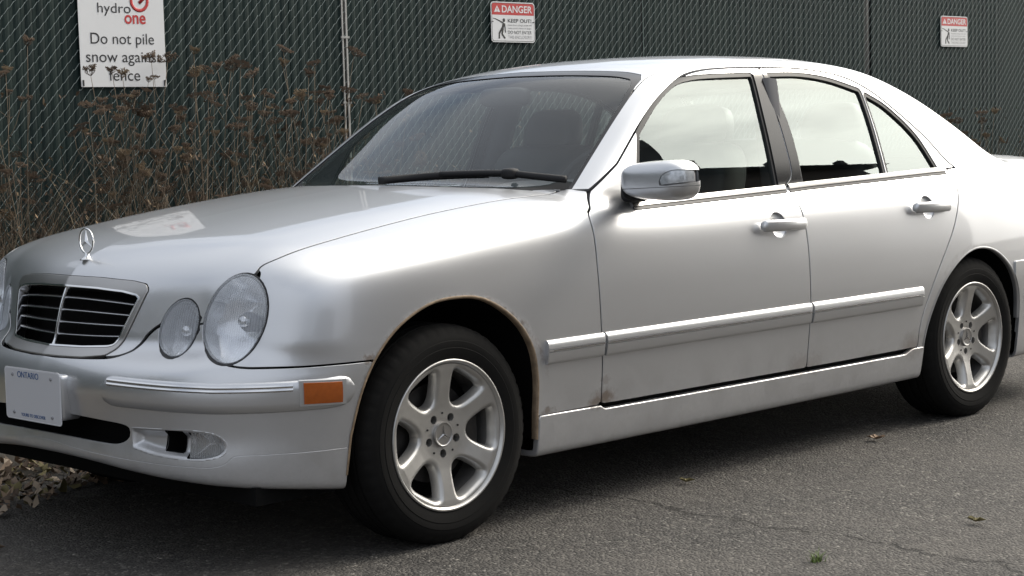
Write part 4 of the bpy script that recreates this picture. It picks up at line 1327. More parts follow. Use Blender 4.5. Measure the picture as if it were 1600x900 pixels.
def asphalt_material():
    m, nt, b = new_mat('asphalt'); N, L = nt.nodes, nt.links
    tc = N.new('ShaderNodeTexCoord')
    def tex(kind, scale, **kw):
        n = N.new(kind); n.inputs['Scale'].default_value = scale
        for k, v in kw.items(): n.inputs[k].default_value = v
        L.new(tc.outputs['Object'], n.inputs['Vector']); return n
    def ramp(sock, stops):
        r = N.new('ShaderNodeValToRGB'); e = r.color_ramp.elements
        while len(e) < len(stops): e.new(.5)
        for i, (p, c) in enumerate(stops):
            e[i].position = p; e[i].color = (*c, 1)
        L.new(sock, r.inputs['Fac']); return r.outputs['Color']
    def mth(op, a, b_=None):
        n = N.new('ShaderNodeMath'); n.operation = op
        for i, v in enumerate((a, b_)):
            if v is None: continue
            if isinstance(v, (int, float)): n.inputs[i].default_value = v
            else: L.new(v, n.inputs[i])
        return n.outputs[0]
    vor = tex('ShaderNodeTexVoronoi', 120); vor2 = tex('ShaderNodeTexVoronoi', 42)
    big = tex('ShaderNodeTexNoise', 1.3, Detail=6, Roughness=.6); mid = tex('ShaderNodeTexNoise', 14, Detail=5, Roughness=.65)
    stones = ramp(vor.outputs['Color'], [(0, (.028, .027, .026)), (.5, (.060, .057, .053)), (.80, (.105, .100, .092)), (.96, (.25, .24, .22))])
    stones2 = ramp(vor2.outputs['Color'], [(0, (.52, .51, .51)), (.55, (.90, .88, .86)), (.85, (1.1, 1.07, 1.03)), (1, (1.7, 1.62, 1.52))])
    mul = N.new('ShaderNodeMix'); mul.data_type = 'RGBA'; mul.blend_type = 'MULTIPLY'; mul.inputs['Factor'].default_value = 1
    L.new(stones, mul.inputs['A']); L.new(stones2, mul.inputs['B'])
    dust = N.new('ShaderNodeMix'); dust.data_type = 'RGBA'; dust.inputs['B'].default_value = (.125, .112, .098, 1)
    L.new(mul.outputs['Result'], dust.inputs['A'])
    dm = N.new('ShaderNodeMapRange'); L.new(big.outputs['Fac'], dm.inputs['Value']); dm.inputs['From Min'].default_value = .35; dm.inputs['From Max'].default_value = .7
    dm.inputs['To Min'].default_value = .02; dm.inputs['To Max'].default_value = .50
    L.new(dm.outputs['Result'], dust.inputs['Factor'])
    # a long wandering crack across the lane, and the patch beside it
    sep = N.new('ShaderNodeSeparateXYZ'); L.new(tc.outputs['Object'], sep.inputs[0])
    cn = tex('ShaderNodeTexNoise', 2.2, Detail=8, Roughness=.7)
    wob = mth('MULTIPLY', mth('SUBTRACT', cn.outputs['Fac'], .5), .5)
    off = mth('ADD', mth('ADD', mth('SUBTRACT', sep.outputs[0], .745), mth('MULTIPLY', mth('ADD', sep.outputs[1], 1.3), -.03)), wob)
    d = mth('ABSOLUTE', off)
    cr = N.new('ShaderNodeMapRange'); cr.interpolation_type = 'SMOOTHSTEP'; L.new(d, cr.inputs['Value'])
    wdt = mth('MULTIPLY', mth('POWER', mid.outputs['Fac'], 2), .045)
    cr.inputs['From Min'].default_value = 0; L.new(wdt, cr.inputs['From Max']); cr.inputs['To Min'].default_value = 1; cr.inputs['To Max'].default_value = 0
    near = N.new('ShaderNodeMapRange'); L.new(sep.outputs[1], near.inputs['Value']); near.inputs['From Min'].default_value = -.3; near.inputs['From Max'].default_value = -.75; 
    crk = mth('MULTIPLY', cr.outputs['Result'], near.outputs['Result'])
    dark = N.new('ShaderNodeMix'); dark.data_type = 'RGBA'; dark.inputs['B'].default_value = (.016, .015, .014, 1)
    L.new(dust.outputs['Result'], dark.inputs['A']); L.new(mth('MULTIPLY', crk, .42), dark.inputs['Factor'])
    L.new(dark.outputs['Result'], b.inputs['Base Color'])
    b.inputs['Roughness'].default_value = .86; b.inputs['Specular IOR Level'].default_value = .35
    h = mth('ADD', mth('MULTIPLY', vor.outputs['Distance'], -1.0), mth('MULTIPLY', mid.outputs['Fac'], 1.6))
    h = mth('SUBTRACT', h, mth('MULTIPLY', crk, 1.8))
    bp = N.new('ShaderNodeBump'); bp.inputs['Distance'].default_value = .008; bp.inputs['Strength'].default_value = .9
    L.new(h, bp.inputs['Height']); L.new(bp.outputs['Normal'], b.inputs['Normal'])
    return m
E_ = {}
E_['asphalt'] = asphalt_material()
E_['concrete'] = simple('kerb_concrete', (.22, .21, .19), .9, noise=.35, nscale=22, bump=.004)
E_['soil'] = simple('verge_soil', (.055, .045, .028), .95, noise=.5, nscale=9, bump=.02)
def plane(name, x0, y0, x1, y1, z, mat, kind='structure'):
    o = fast_mesh(name, [(x0, y0, z), (x1, y0, z), (x1, y1, z), (x0, y1, z)], [(0, 1, 2, 3)], mat)
    o['kind'] = kind; return o
plane('ground', -400, -400, 400, 400, -.012, E_['soil'])
road = plane('road', -120, -8.5, 160, 1.16, 0.0, E_['asphalt'])
# verge: gently uneven strip of soil behind the kerb
gx = np.linspace(-8, 22, 121); gy = np.concatenate([[1.27], np.linspace(1.32, 5.2, 22)])
GX, GY = np.meshgrid(gx, gy, indexing='ij')
GZ = .105+.05*np.clip((GY-1.4)/1.6, 0, 1)+.02*np.sin(GX*2.1+GY*1.3)*np.clip((GY-1.35)*2, 0, 1)+.012*np.sin(GX*5.3-GY*3.7)*np.clip((GY-1.35)*2, 0, 1)
ids = np.arange(GX.size).reshape(GX.shape)
Q = np.stack([ids[:-1, :-1].ravel(), ids[1:, :-1].ravel(), ids[1:, 1:].ravel(), ids[:-1, 1:].ravel()], 1)
verge = fast_mesh('verge', np.stack([GX.ravel(), GY.ravel(), GZ.ravel()], 1), Q, E_['soil'], smooth=True); verge['kind'] = 'structure'
kerb = link(bpy.data.objects.new('kerb', None)); kerb['kind'] = 'structure'
for i in range(-6, 16):
    V, F = box((i*1.2+.006, 1.14+rnd.uniform(-.006, .006), -.05), (i*1.2+1.194, 1.275, .115+rnd.uniform(-.008, .008)))
    o = mesh_obj('kerb_stone', V, F, E_['concrete'], kerb, smooth=False); bevel_obj(o, .022, 3)

# ------------------------------------------------------------------ chain-link fence with privacy slats
FY = 3.40
E_['slat'] = [simple('fence_slat_%d' % i, c, .6, noise=.3, nscale=7, spec=.18) for i, c in enumerate([(.0110, .0225, .0212), (.0135, .0260, .0240), (.0090, .0190, .0185)])]
E_['wire'] = simple('galvanised_wire', (.25, .29, .28), .55, .5)
E_['post'] = simple('fence_post_grey', (.33, .33, .32), .55, .4, noise=.3, nscale=30)
E_['board'] = simple('sign_white', (.66, .665, .67), .45, noise=.05, nscale=5)
E_['ink'] = simple('sign_black', (.015, .015, .017), .5)
E_['inkgrey'] = simple('sign_grey', (.23, .23, .24), .5)
E_['red'] = simple('sign_red', (.46, .035, .035), .45)
E_['post_dark'] = simple('fence_post_dark', (.008, .010, .010), .7)
E_['greenbar'] = simple('green_bar', (.045, .075, .07), .6)
fence = link(bpy.data.objects.new('chain_link_fence', None))
fence['label'] = 'long dark green chain-link fence with vertical privacy slats behind the car'
fence['category'] = 'fence'
FTOP = 2.55
def fpx(x, y, Yq=FY):
    d = CF+CR*(x-800)/CFOC+CU*(450-y)/CFOC
    t = (Yq-CC[1])/d[1]
    q = CC+t*d
    return q[0], q[2]
PITCH = .0315
POSTS = (.18, 3.205, 5.80, 8.44, 11.2, 13.9, -2.6, -5.4)
slat_me = []
for k in range(3):
    # shallow V-folded strip
    w, t = .0203, .0016
    V = [(-w, .0, .06), (-w*.35, -.0030, .06), (w*.35, -.0030, .06), (w, .0, .06), (-w, .0, FTOP), (-w*.35, -.0030, FTOP), (w*.35, -.0030, FTOP), (w, .0, FTOP)]
    F = [(0, 1, 5, 4), (1, 2, 6, 5), (2, 3, 7, 6)]
    me = bpy.data.meshes.new('slat'); me.from_pydata(V, [], F); me.materials.append(E_['slat'][k]); me.update(); slat_me.append(me)
far = []
nslat = 0
for i in range(int(-16/PITCH), int(17/PITCH)):
    x = i*PITCH
    if any(abs(x-p) < w_ for p, w_ in zip(POSTS[1:4], (.017, .017, .036))): continue
    rz = rnd.gauss(0, .035); dx = rnd.gauss(0, .0006); dy = (.0022 if i % 2 else -.0010)+rnd.gauss(0, .0003); tl = rnd.gauss(0, .0004); k = rnd.choice((0, 0, 1, 1, 2))
    if .78 < x < 11.45 and nslat < 300:
        o = link(bpy.data.objects.new('slat', slat_me[k]), fence)
        o.location = (x+dx, FY+dy, 0); o.rotation_euler = (0, tl, rz); nslat += 1
    else:
        far.append((x+dx, rz, k))
V = []; Q = []; MI = []
for x, rz, k in far:
    n = len(V); c, s_ = math.cos(rz), math.sin(rz)
    for vx, vy, vz in [v.co for v in slat_me[k].vertices]: V.append((x+c*vx-s_*vy, FY+s_*vx+c*vy, vz))
    for q in ((0, 1, 5, 4), (1, 2, 6, 5), (2, 3, 7, 6)): Q.append(tuple(n+a for a in q)); MI.append(k)
o = fast_mesh('slat_run', V, Q, None, fence, mats=E_['slat'], midx=MI); o['kind'] = 'stuff'
# woven wire: every strand climbs in front of one slat to the right and returns behind the next
WV = .0665          # height of one diamond
wr = .0017
i0, i1 = int(-3.0/PITCH), int(15.5/PITCH)
nz = int(FTOP/WV)
wnr = np.random.RandomState(5)
I, J = np.meshgrid(np.arange(i0, i1), np.arange(nz), indexing='ij')
wx_ = (I-.5)*PITCH+wnr.randn(i1-i0, 1)*.0008; wz_ = .08+(J+(I % 2)*.5)*WV+wnr.randn(*I.shape)*.0015
wx_, wz_ = wx_.ravel(), wz_.ravel()
node = [(.001, -.0068, 0), (PITCH*.22, -.0090, WV*.08), (PITCH*.80, -.0090, WV*.43), (PITCH-.001, -.0074, WV*.52)]
ring4 = []
for dx, dy, dz in node:
    for a in range(4):
        ca, sa = wr*math.cos(a*math.pi/2), wr*math.sin(a*math.pi/2)
        ring4.append(np.stack([wx_+dx+ca*.83, FY+dy-sa+0*wx_, wz_+dz-ca*.55], 1))
V = np.stack(ring4, 1)
n_ = len(wx_); base_ = (np.arange(n_)*16)[:, None]
Q = np.vstack([base_+np.array([k*4+a, k*4+(a+1) % 4, k*4+4+(a+1) % 4, k*4+4+a]) for k in range(3) for a in range(4)])
o = fast_mesh('wire_mesh', V.reshape(-1, 3), Q, E_['wire'], fence, smooth=True); o['kind'] = 'stuff'
for i, p in enumerate(POSTS):
    V, F = tube([(p+.022, FY+.066, 0), (p+.022, FY+.066, FTOP+.05)], .058, 14)
    mesh_obj('post', V, F, E_['post_dark'], fence)
    V, F = box((p-.07, FY+.012, .04), (p+.15, FY+.016, FTOP)); mesh_obj('gap_blocker', V, F, E_['post_dark'], fence, smooth=False)  # dark plate added behind the slat gap to block sky showing through
    if i == 1:
        for dx, w in ((-.017, .0048), (.012, .0062)):
            V, F = box((p+dx-w, FY-.012, .05), (p+dx+w, FY-.006, FTOP)); mesh_obj('tension_bar', V, F, E_['post'], fence, smooth=False)
        for k in range(7):
            V, F = box((p-.03, FY-.014, .25+k*.37), (p+.03, FY-.005, .262+k*.37)); mesh_obj('band', V, F, E_['post'], fence, smooth=False)
    elif i == 2:
        V, F = box((p-.010, FY-.010, .05), (p-.002, FY-.004, FTOP)); mesh_obj('tension_bar', V, F, E_['greenbar'], fence, smooth=False)
for z in (.35, 2.5):
    V, F = tube([(-16, FY+.06, z), (17, FY+.06, z)], .021, 10); mesh_obj('rail', V, F, E_['post_dark'], fence)

# ------------------------------------------------------------------ signs on the fence
SY = FY-.016
def fmat(x, z, y=SY): return Matrix(((1, 0, 0, x), (0, 0, -1, y), (0, 1, 0, z), (0, 0, 0, 1)))
def fit_text(name, txt, x0, x1, zc, cap, mat, parent, y, bold=0.0, kind=None):
    """text between x0 and x1 with the given capital height, centred on zc (middle of the capitals)"""
    o = text_mesh(name, txt, 1.0, mat, parent, Matrix.Identity(4), 'LEFT', 0.0, bold=bold, kind=kind)
    me = o.data
    co = np.empty(len(me.vertices)*3); me.vertices.foreach_get('co', co); co = co.reshape(-1, 3)
    w = co[:, 0].max()-co[:, 0].min()
    ref = .69
    sx = (x1-x0)/w; sz_ = cap/ref
    base = text_base(txt)
    X_ = x0+(co[:, 0]-co[:, 0].min())*sx; Z_ = zc-cap/2+(co[:, 1]-base)*sz_
    out = np.stack([X_, np.full(len(co), y), Z_], 1)
    me.vertices.foreach_set('co', out.ravel()); me.update()
    o['kind'] = 'stuff'
    return o
_base = {}
def text_base(txt):
    # baseline of the built-in font when vertically centred: measured on the same string without descenders moved
    cu = bpy.data.curves.new('t', 'FONT'); cu.body = txt; cu.size = 1; cu.align_y = 'CENTER'
    t1 = bpy.data.objects.new('t', cu); COL.objects.link(t1)
    dg = bpy.context.evaluated_depsgraph_get(); m1 = bpy.data.meshes.new_from_object(t1.evaluated_get(dg))
    a = min(v.co.y for v in m1.vertices)
    cu.align_y = 'TOP_BASELINE'; dg = bpy.context.evaluated_depsgraph_get(); dg.update()
    m2 = bpy.data.meshes.new_from_object(t1.evaluated_get(dg)); b2 = min(v.co.y for v in m2.vertices)
    bpy.data.objects.remove(t1); bpy.data.meshes.remove(m1); bpy.data.meshes.remove(m2)
    return a-b2
sx0, sz0 = fpx(127, 136, SY); sx1, _ = fpx(260, 133, SY)
sign = link(bpy.data.objects.new('notice_board', None))
sign['label'] = 'white utility notice board about piling snow on the fence'; sign['category'] = 'sign'
V, F = slab([(0, 0), (sx1-sx0, 0), (sx1-sx0, .63), (0, .63)], (sx0, SY, sz0), (1, 0, 0), (0, 0, 1), (0, -1, 0), .003)
mesh_obj('board', V, F, E_['board'], sign, smooth=False)
ty = SY-.0042
def line(name, txt, pxa, pxb, cap_px, mat, bold=0.0):
    xa, za = fpx(*pxa, ty); xb, zb = fpx(*pxb, ty)
    cap = cap_px/ (abs(to_px([(xa, ty, za)])[0, 1]-to_px([(xa, ty, za+.1)])[0, 1])*10)
    return fit_text(name, txt, xa, xb, (za+zb)/2, cap, mat, sign, ty, bold)
line('lettering', 'hydro', (152, 13.5), (204, 11), 15.5, E_['ink'], .0)
line('lettering', 'one', (194.5, 27.5), (227.5, 27), 19.5, E_['red'], .02)
line('lettering', 'Do not pile', (141.5, 60.5), (240.5, 60), 17.5, E_['ink'], .0)
line('lettering', 'snow against', (134.5, 89), (252, 88), 17.5, E_['ink'], .0)
line('lettering', 'fence', (170.5, 117.5), (219, 117), 17.5, E_['ink'], .0)
lx, lz = fpx(217.5, 1.5, ty)
aa = np.radians(np.linspace(150, 395, 40)); R_ = .049
arc = np.stack([lx+R_*np.cos(aa), np.full(40, ty), lz+R_*np.sin(aa)], 1)
V, F = tube(arc, .0085, 6, up=(0, 1, 0)); V[:, 1] = ty+(V[:, 1]-ty)*.1
mesh_obj('logo_ring', V, F, E_['red'], sign)
V, F = tube([(lx-.002, ty, lz-.012), (lx+.062, ty, lz+.045)], .009, 6, up=(0, 1, 0)); V[:, 1] = ty+(V[:, 1]-ty)*.1
mesh_obj('logo_stroke', V, F, E_['red'], sign)
for cx, cz in ((.012, .03), (sx1-sx0-.012, .03)):
    V, F = box((sx0+cx-.004, SY-.006, sz0+.005), (sx0+cx+.004, SY-.003, sz0+.035)); mesh_obj('fixing_tie', V, F, E_['ink'], sign, smooth=False)

def danger(pa, pb, label):
    xa, za = fpx(*pa, SY); xb, zb = fpx(*pb, SY)
    W, H = xb-xa, za-zb
    root = link(bpy.data.objects.new('danger_sign', None)); root.location = (xa, SY, zb)
    root['label'] = label; root['category'] = 'sign'; root['group'] = 'danger signs on the fence'
    def put(name, outline, t0, t1, mat, off=(0, 0)):
        V, F = slab(np.array(outline)+np.array(off), (0, -t0, 0), (1, 0, 0), (0, 0, 1), (0, -1, 0), t1-t0)
        return mesh_obj(name, V, F, mat, root, smooth=False)
    c = np.array([W/2, H/2])
    put('board', rounded(W, H, .022)+c, 0, .0025, E_['board'])
    put('border', rounded(W-.012, H-.012, .018)+c, .0025, .0029, E_['ink'])
    put('face', rounded(W-.018, H-.018, .016)+c, .0029, .0033, E_['board'])
    hd = rounded(W-.018, H-.018, .016)
    hh = H*.335
    top = H-.009
    o = [(W-.009, top-hh+.012)]+[tuple(p+c) for p in hd[:14]]+[(.009, top-hh+.012)]
    put('header', o, .0033, .0037, E_['red'])
    ft = lambda n, t, x0, x1, zc, cap, m, bo=0.0: fit_text(n, t, W*x0, W*x1, H*zc, H*cap, m, root, -.0042, bo)
    ft('lettering', 'DANGER', .245, .935, .825, .165, E_['board'], .018)
    tri = np.array([(.065, .745), (.21, .745), (.1375, .905)])*np.array([W, H])
    put('triangle', tri, .0037, .0041, E_['board'])
    ft('lettering', '!', .128, .147, .80, .10, E_['red'], .01)
    ft('lettering', 'KEEP OUT!', .375, .915, .54, .088, E_['ink'], .012)
    ft('small_print', 'Hazardous voltage inside will', .375, .915, .432, .042, E_['inkgrey'])
    ft('small_print', 'cause severe injury or death.', .375, .915, .356, .042, E_['inkgrey'])
    ft('lettering', 'DO NOT ENTER', .375, .915, .250, .082, E_['ink'], -.004)
    ft('lettering', 'THIS ENCLOSURE!', .375, .915, .130, .078, E_['inkgrey'], -.01)
    # pictogram of a struck figure
    S = np.array([W, H])
    fig = []
    def limb(a, b_, w0, w1):
        a = np.array(a)*S; b_ = np.array(b_)*S; d = b_-a; d /= np.linalg.norm(d); n = np.array([-d[1], d[0]])
        return [a+n*w0, a-n*w0, b_-n*w1, b_+n*w1]
    put('figure_head', [(W*.285+.0105*math.cos(a), H*.545+.0118*math.sin(a)) for a in np.linspace(0, 2*math.pi, 16, endpoint=False)], .0037, .0041, E_['ink'])
    for a, b_, w0, w1 in (((.285, .47), (.245, .33), .010, .008), ((.245, .35), (.175, .22), .0075, .0065), ((.175, .225), (.172, .09), .006, .006), ((.262, .345), (.235, .19), .0075, .0065), ((.235, .20), (.305, .095), .006, .006),
                           ((.30, .47), (.315, .24), .0045, .004), ((.275, .475), (.10, .575), .0045, .003), ((.10, .575), (.035, .59), .0025, .002)):
        put('figure_limb', limb(a, b_, w0, w1), .0037+rnd.uniform(0, .0002), .0041+rnd.uniform(0, .0002), E_['ink'])
    for x in (.02, .955):
        V, F = box((W*x-.004, -.006, H*.5), (W*x+.010, -.003, H*.52)); mesh_obj('fixing_tie', V, F, E_['ink'], root, smooth=False)
danger((766, 2), (836, 67), 'larger red and white danger sign on the fence above the car roof')
danger((1469.5, 24.5), (1511.5, 73.5), 'smaller-looking red and white danger sign at the right end of the fence')

# ------------------------------------------------------------------ dried wild plants, grass, leaves
E_['stem'] = simple('dry_stem', (.14, .108, .074), .85, noise=.35, nscale=12)
E_['head'] = simple('dry_seed_head', (.085, .055, .034), .9, noise=.5, nscale=30)
E_['head2'] = simple('pale_seed_head', (.15, .105, .06), .9, noise=.4, nscale=30)
E_['brown'] = simple('brown_weed', (.082, .054, .033), .9, noise=.45, nscale=6)
E_['tan'] = simple('tan_grass', (.17, .135, .085), .85, noise=.35, nscale=6)
E_['green'] = simple('green_grass', (.045, .075, .018), .75, noise=.4, nscale=6)
nr = np.random.RandomState(11)
def head_mesh(kind):
    V = []; F = []
    def ray(p, q, r0):
        p, q = np.array(p), np.array(q); n = len(V); t = q-p; u = np.cross(t, (.3, .5, .8)); u /= np.linalg.norm(u); w = np.cross(t, u); w /= np.linalg.norm(w)
        for c, rr in ((p, r0), (q, r0*.7)):
            for a in range(3): V.append(c+rr*(math.cos(a*2.1)*u+math.sin(a*2.1)*w))
        for a in range(3): F.append((n+a, n+(a+1) % 3, n+3+(a+1) % 3, n+3+a))
    nray = 26
    for i in range(nray):
        a = 2*math.pi*i/nray*2.4+nr.rand()*.4; rad = (.2+.8*math.sqrt((i+.5)/nray))*(.036 if kind else .045)
        top = .022+.012*nr.rand()+(.022*(rad/.045)**2 if kind else -.006*(rad/.045))
        m_ = (rad*.75*math.cos(a), rad*.75*math.sin(a), top*.45); e = ((rad if not kind else rad*.8)*math.cos(a), (rad if not kind else rad*.8)*math.sin(a), top)
        ray((0, 0, 0), m_, .0007); ray(m_, e, .0007)
        for k in range(7):
            d = nr.randn(3)*.0048; c = np.array(e)+d*np.array([1, 1, .6]); s_ = .0030+.0015*nr.rand(); n = len(V)
            for v in ((1, 0, -.5), (-.5, .87, -.5), (-.5, -.87, -.5), (0, 0, 1)): V.append(c+np.array(v)*s_)
            for q in ((0, 1, 3), (1, 2, 3), (2, 0, 3)): F.append(tuple(n+z for z in q))
    return np.array(V), F
heads = []
for k in range(4):
    V, F = head_mesh(k % 2)
    me = bpy.data.meshes.new('seed_head'); me.from_pydata(V.tolist(), [], F); me.materials.append(E_['head'] if k < 3 else E_['head2']); me.update(); heads.append(me)
def vz(x, y): return .15
plants = 0
def plant(x, y, h, nb):
    global plants
    root = link(bpy.data.objects.new('dried_wildflower', None)); root.location = (x, y, .13)
    root['label'] = ('dead brown wildflower with seed heads at the left edge, short of the notice board' if x < 1.45 else 'dead brown wildflower with seed heads standing below the notice board' if x < 2.05 else
                     'dead brown wildflower between the notice board and the metal fence bar' if x < 3.2 else 'dead brown wildflower by the windscreen, right of the metal fence bar' if x < 4.6 else
                     'low dead wildflower behind the car, seen through its windows' if x < 8 else 'dead wildflower at the right end of the fence beyond the car boot'); root['category'] = 'plant'; root['group'] = 'dried wildflowers along the fence'
    lean = np.array([rnd.gauss(0, .10), rnd.gauss(-.02, .05)])
    def pt(t): return np.array([lean[0]*t*t*h+.02*math.sin(t*5+x*9), lean[1]*t*t*h, t*h])
    parts = [tube([pt(t) for t in np.linspace(0, 1, 9)], np.linspace(.0032, .0014, 9), 5)]
    tips = [(pt(1.0), 1.0)]
    for b_ in range(nb):
        t0 = rnd.uniform(.40, .86); a = rnd.uniform(0, 6.28); l = rnd.uniform(.14, .34)
        d = np.array([math.cos(a)*.55, math.sin(a)*.25, .85])
        p0 = pt(t0); p2 = p0+d*l; p1 = (p0+p2)/2+np.array([math.cos(a), math.sin(a)*.4, -.2])*.03
        parts.append(tube(catmull([p0, p1, p2], 4), .0013, 4)); tips.append((p2, rnd.uniform(.55, .95)))
    V, F = join(*parts)
    mesh_obj('stem', V, F, E_['stem'], root)
    for p_, sc in tips:
        o = link(bpy.data.objects.new('seed_head', heads[rnd.randrange(4)]), root)
        o.location = p_; s_ = sc*rnd.uniform(.7, 1.15); o.scale = (s_, s_, s_*rnd.uniform(.8, 1.2)); o.rotation_euler = (rnd.gauss(0, .3), rnd.gauss(0, .3), rnd.uniform(0, 6.28))
    plants += 1
for i in range(64):
    u = rnd.random()
    x = .75+3.5*u+rnd.gauss(0, .1)
    plant(x, rnd.uniform(2.65, 3.30), (rnd.uniform(.7, 1.4) if rnd.random() < .75 else rnd.uniform(1.2, 1.58)) if x < 3.3 else rnd.uniform(.5, .95), rnd.randrange(2, 6))
for i in range(9):
    plant(rnd.uniform(1.12, 1.72), rnd.uniform(2.75, 3.2), rnd.uniform(1.15, 1.40), rnd.randrange(3, 6))
for i in range(16):
    plant(4.6+rnd.random()*3.2, rnd.uniform(2.9, 3.3), rnd.uniform(.45, .85), rnd.randrange(2, 5))
for i in range(22):
    plant(8.3+rnd.random()*3.4, rnd.uniform(2.8, 3.3), rnd.uniform(.5, 1.15), rnd.randrange(2, 5))

def blades(name, n, xr, yr, hfn, wid, mats, label, cat, curl=.35):
    x = nr.uniform(*xr, n); y = nr.uniform(*yr, n); h = hfn(x, n)
    a = nr.uniform(0, 2*np.pi, n); bend = nr.randn(n, 2)*curl*h[:, None]; w = wid*nr.uniform(.6, 1.3, n)
    bx, by = np.cos(a)*w, np.sin(a)*w
    t = np.array([0, .35, .7, 1.0]); wd = np.array([1, .85, .55, .08])
    P = np.empty((n, 8, 3))
    for k in range(4):
        cx = x+bend[:, 0]*t[k]**2; cy = y+bend[:, 1]*.4*t[k]**2; cz = .12+h*t[k]*(1-.12*t[k])
        P[:, 2*k] = np.stack([cx-bx*wd[k], cy-by*wd[k], cz], 1); P[:, 2*k+1] = np.stack([cx+bx*wd[k], cy+by*wd[k], cz], 1)
    base = (np.arange(n)*8)[:, None]
    Q = np.vstack([base+np.array([2*k, 2*k+1, 2*k+3, 2*k+2]) for k in range(3)])
    mi = np.tile(nr.choice(len(mats), n), 3)
    o = fast_mesh(name, P.reshape(-1, 3), Q, None, None, mats=mats, midx=mi)
    o['kind'] = 'stuff'; o['label'] = label; o['category'] = cat
    return o
blades('dry_weeds', 15000, (.2, 5.2), (2.2, 3.33), lambda x, n: nr.gamma(3.2, .14, n).clip(.08, 1.25), .0028, [E_['brown'], E_['brown'], E_['brown'], E_['tan'], E_['stem']], 'tangled brown dry weeds at the foot of the fence', 'weeds')
blades('dry_weeds', 8000, (5.2, 13.0), (2.4, 3.33), lambda x, n: nr.gamma(3.2, .13, n).clip(.08, 1.1), .0028, [E_['brown'], E_['tan'], E_['green'], E_['stem']], 'brown and tan dry weeds beyond the car boot along the fence', 'weeds')
blades('verge_grass', 14000, (-2.5, 12), (1.3, 3.0), lambda x, n: nr.gamma(3, .045, n).clip(.03, .45), .0026, [E_['green'], E_['green'], E_['tan']], 'green and straw-coloured grass on the verge behind the kerb', 'grass')
# curled seed clumps and withered leaves hanging in the weeds
def leaves(name, n, posfn, size, mats, label, cat, flat=.4):
    P = posfn(n); V = np.empty((n, 6, 3)); 
    A = nr.uniform(0, 2*np.pi, n); s_ = size*nr.uniform(.55, 1.3, n)
    sh = np.array([(-1, 0, .30), (-.2, -.55, .42), (.6, -.35, .0), (1.05, 0, .5), (.5, .42, .30), (-.3, .5, -.05)])
    for k in range(6):
        q = sh[k]*s_[:, None]; q = q+nr.randn(n, 3)*s_[:, None]*.12
        V[:, k, 0] = q[:, 0]*np.cos(A)-q[:, 1]*np.sin(A); V[:, k, 1] = q[:, 0]*np.sin(A)+q[:, 1]*np.cos(A); V[:, k, 2] = q[:, 2]
    T = nr.randn(n, 2)*flat
    V[:, :, 2] += V[:, :, 0]*T[:, :1]+V[:, :, 1]*T[:, 1:]
    V += P[:, None, :]
    base = (np.arange(n)*6)[:, None]
    Q = np.vstack([base+np.array([0, 1, 4, 5]), base+np.array([1, 2, 3, 4])])
    mi = np.tile(nr.choice(len(mats), n), 2)
    o = fast_mesh(name, V.reshape(-1, 3), Q, None, None, mats=mats, midx=mi, smooth=False)
    o['kind'] = 'stuff'; o['label'] = label; o['category'] = cat
    return o
leaves('withered_leaves', 3800, lambda n: np.stack([nr.uniform(.3, 4.6, n), nr.uniform(2.5, 3.32, n), .15+nr.gamma(2.4, .19, n).clip(0, 1.25)], 1), .009, [E_['head'], E_['brown'], E_['head2']], 'withered brown leaves and seed tufts among the weeds', 'weeds', .9)
leaves('withered_leaves', 2600, lambda n: np.stack([nr.uniform(5, 12.5, n), nr.uniform(2.7, 3.32, n), .15+nr.gamma(2.4, .18, n).clip(0, 1.1)], 1), .009, [E_['head'], E_['brown'], E_['green']], 'withered leaves in the weeds at the right end of the fence', 'weeds', .9)
E_['leafA'] = simple('fallen_leaf_tan', (.22, .150, .095), .8, noise=.35, nscale=20)
E_['leafB'] = simple('fallen_leaf_brown', (.085, .055, .034), .8, noise=.35, nscale=20)
E_['leafC'] = simple('fallen_leaf_pale', (.30, .235, .17), .8, noise=.3, nscale=20)
E_['leafD'] = simple('fallen_leaf_olive', (.15, .125, .05), .8, noise=.3, nscale=20)
def pile(n):
    x = nr.uniform(-2.6, .9, n); t = nr.rand(n)**1.4
    y = 1.12-t*.50*(1+.25*np.sin(x*7)); z = .012+.075*np.clip(1-t*1.6, 0, 1)*nr.rand(n)
    return np.stack([x, y, z], 1)
leaves('leaf_litter', 1500, pile, .022, [E_['leafA'], E_['leafB'], E_['leafB'], E_['leafC'], E_['leafD']], 'heap of tan and brown fallen leaves in the gutter by the front bumper', 'leaves', .55)
def pile2(n):
    return np.stack([nr.uniform(-3, 12, n), 1.30+np.abs(nr.randn(n))*.35, .125+.02*nr.rand(n)], 1)
leaves('leaf_litter', 500, pile2, .028, [E_['leafA'], E_['leafB'], E_['leafC']], 'fallen leaves scattered on the verge behind the kerb', 'leaves', .5)
def single_leaf(x, y, s_, mat, lab):
    pts = []
    for i in range(20):
        a = 2*math.pi*i/20; rr = s_*(.55+.45*abs(math.cos(a*2.5))**.6)*(1.25 if abs(a) < .3 else 1)
        pts.append((rr*math.cos(a), rr*.7*math.sin(a), .010+.25*s_*math.sin(a*2)**2+.006))
    V = np.array([(0, 0, .008)]+pts); F = [(0, 1+i, 1+(i+1) % 20) for i in range(20)]
    o = mesh_obj('fallen_leaf', V, F, mat, smooth=False); o.location = (x, y, 0); o.rotation_euler = (0, 0, rnd.uniform(0, 6))
    o['label'] = lab; o['category'] = 'leaf'; o['group'] = 'single leaves on the asphalt'
single_leaf(2.12, -.89, .034, E_['leafA'], 'tan fallen leaf on the asphalt below the rear door')
single_leaf(1.07, -.85, .024, E_['leafD'], 'yellowish fallen leaf on the asphalt below the front door')
single_leaf(1.12, -1.90, .026, E_['leafD'], 'olive fallen leaf on the asphalt at the right edge')
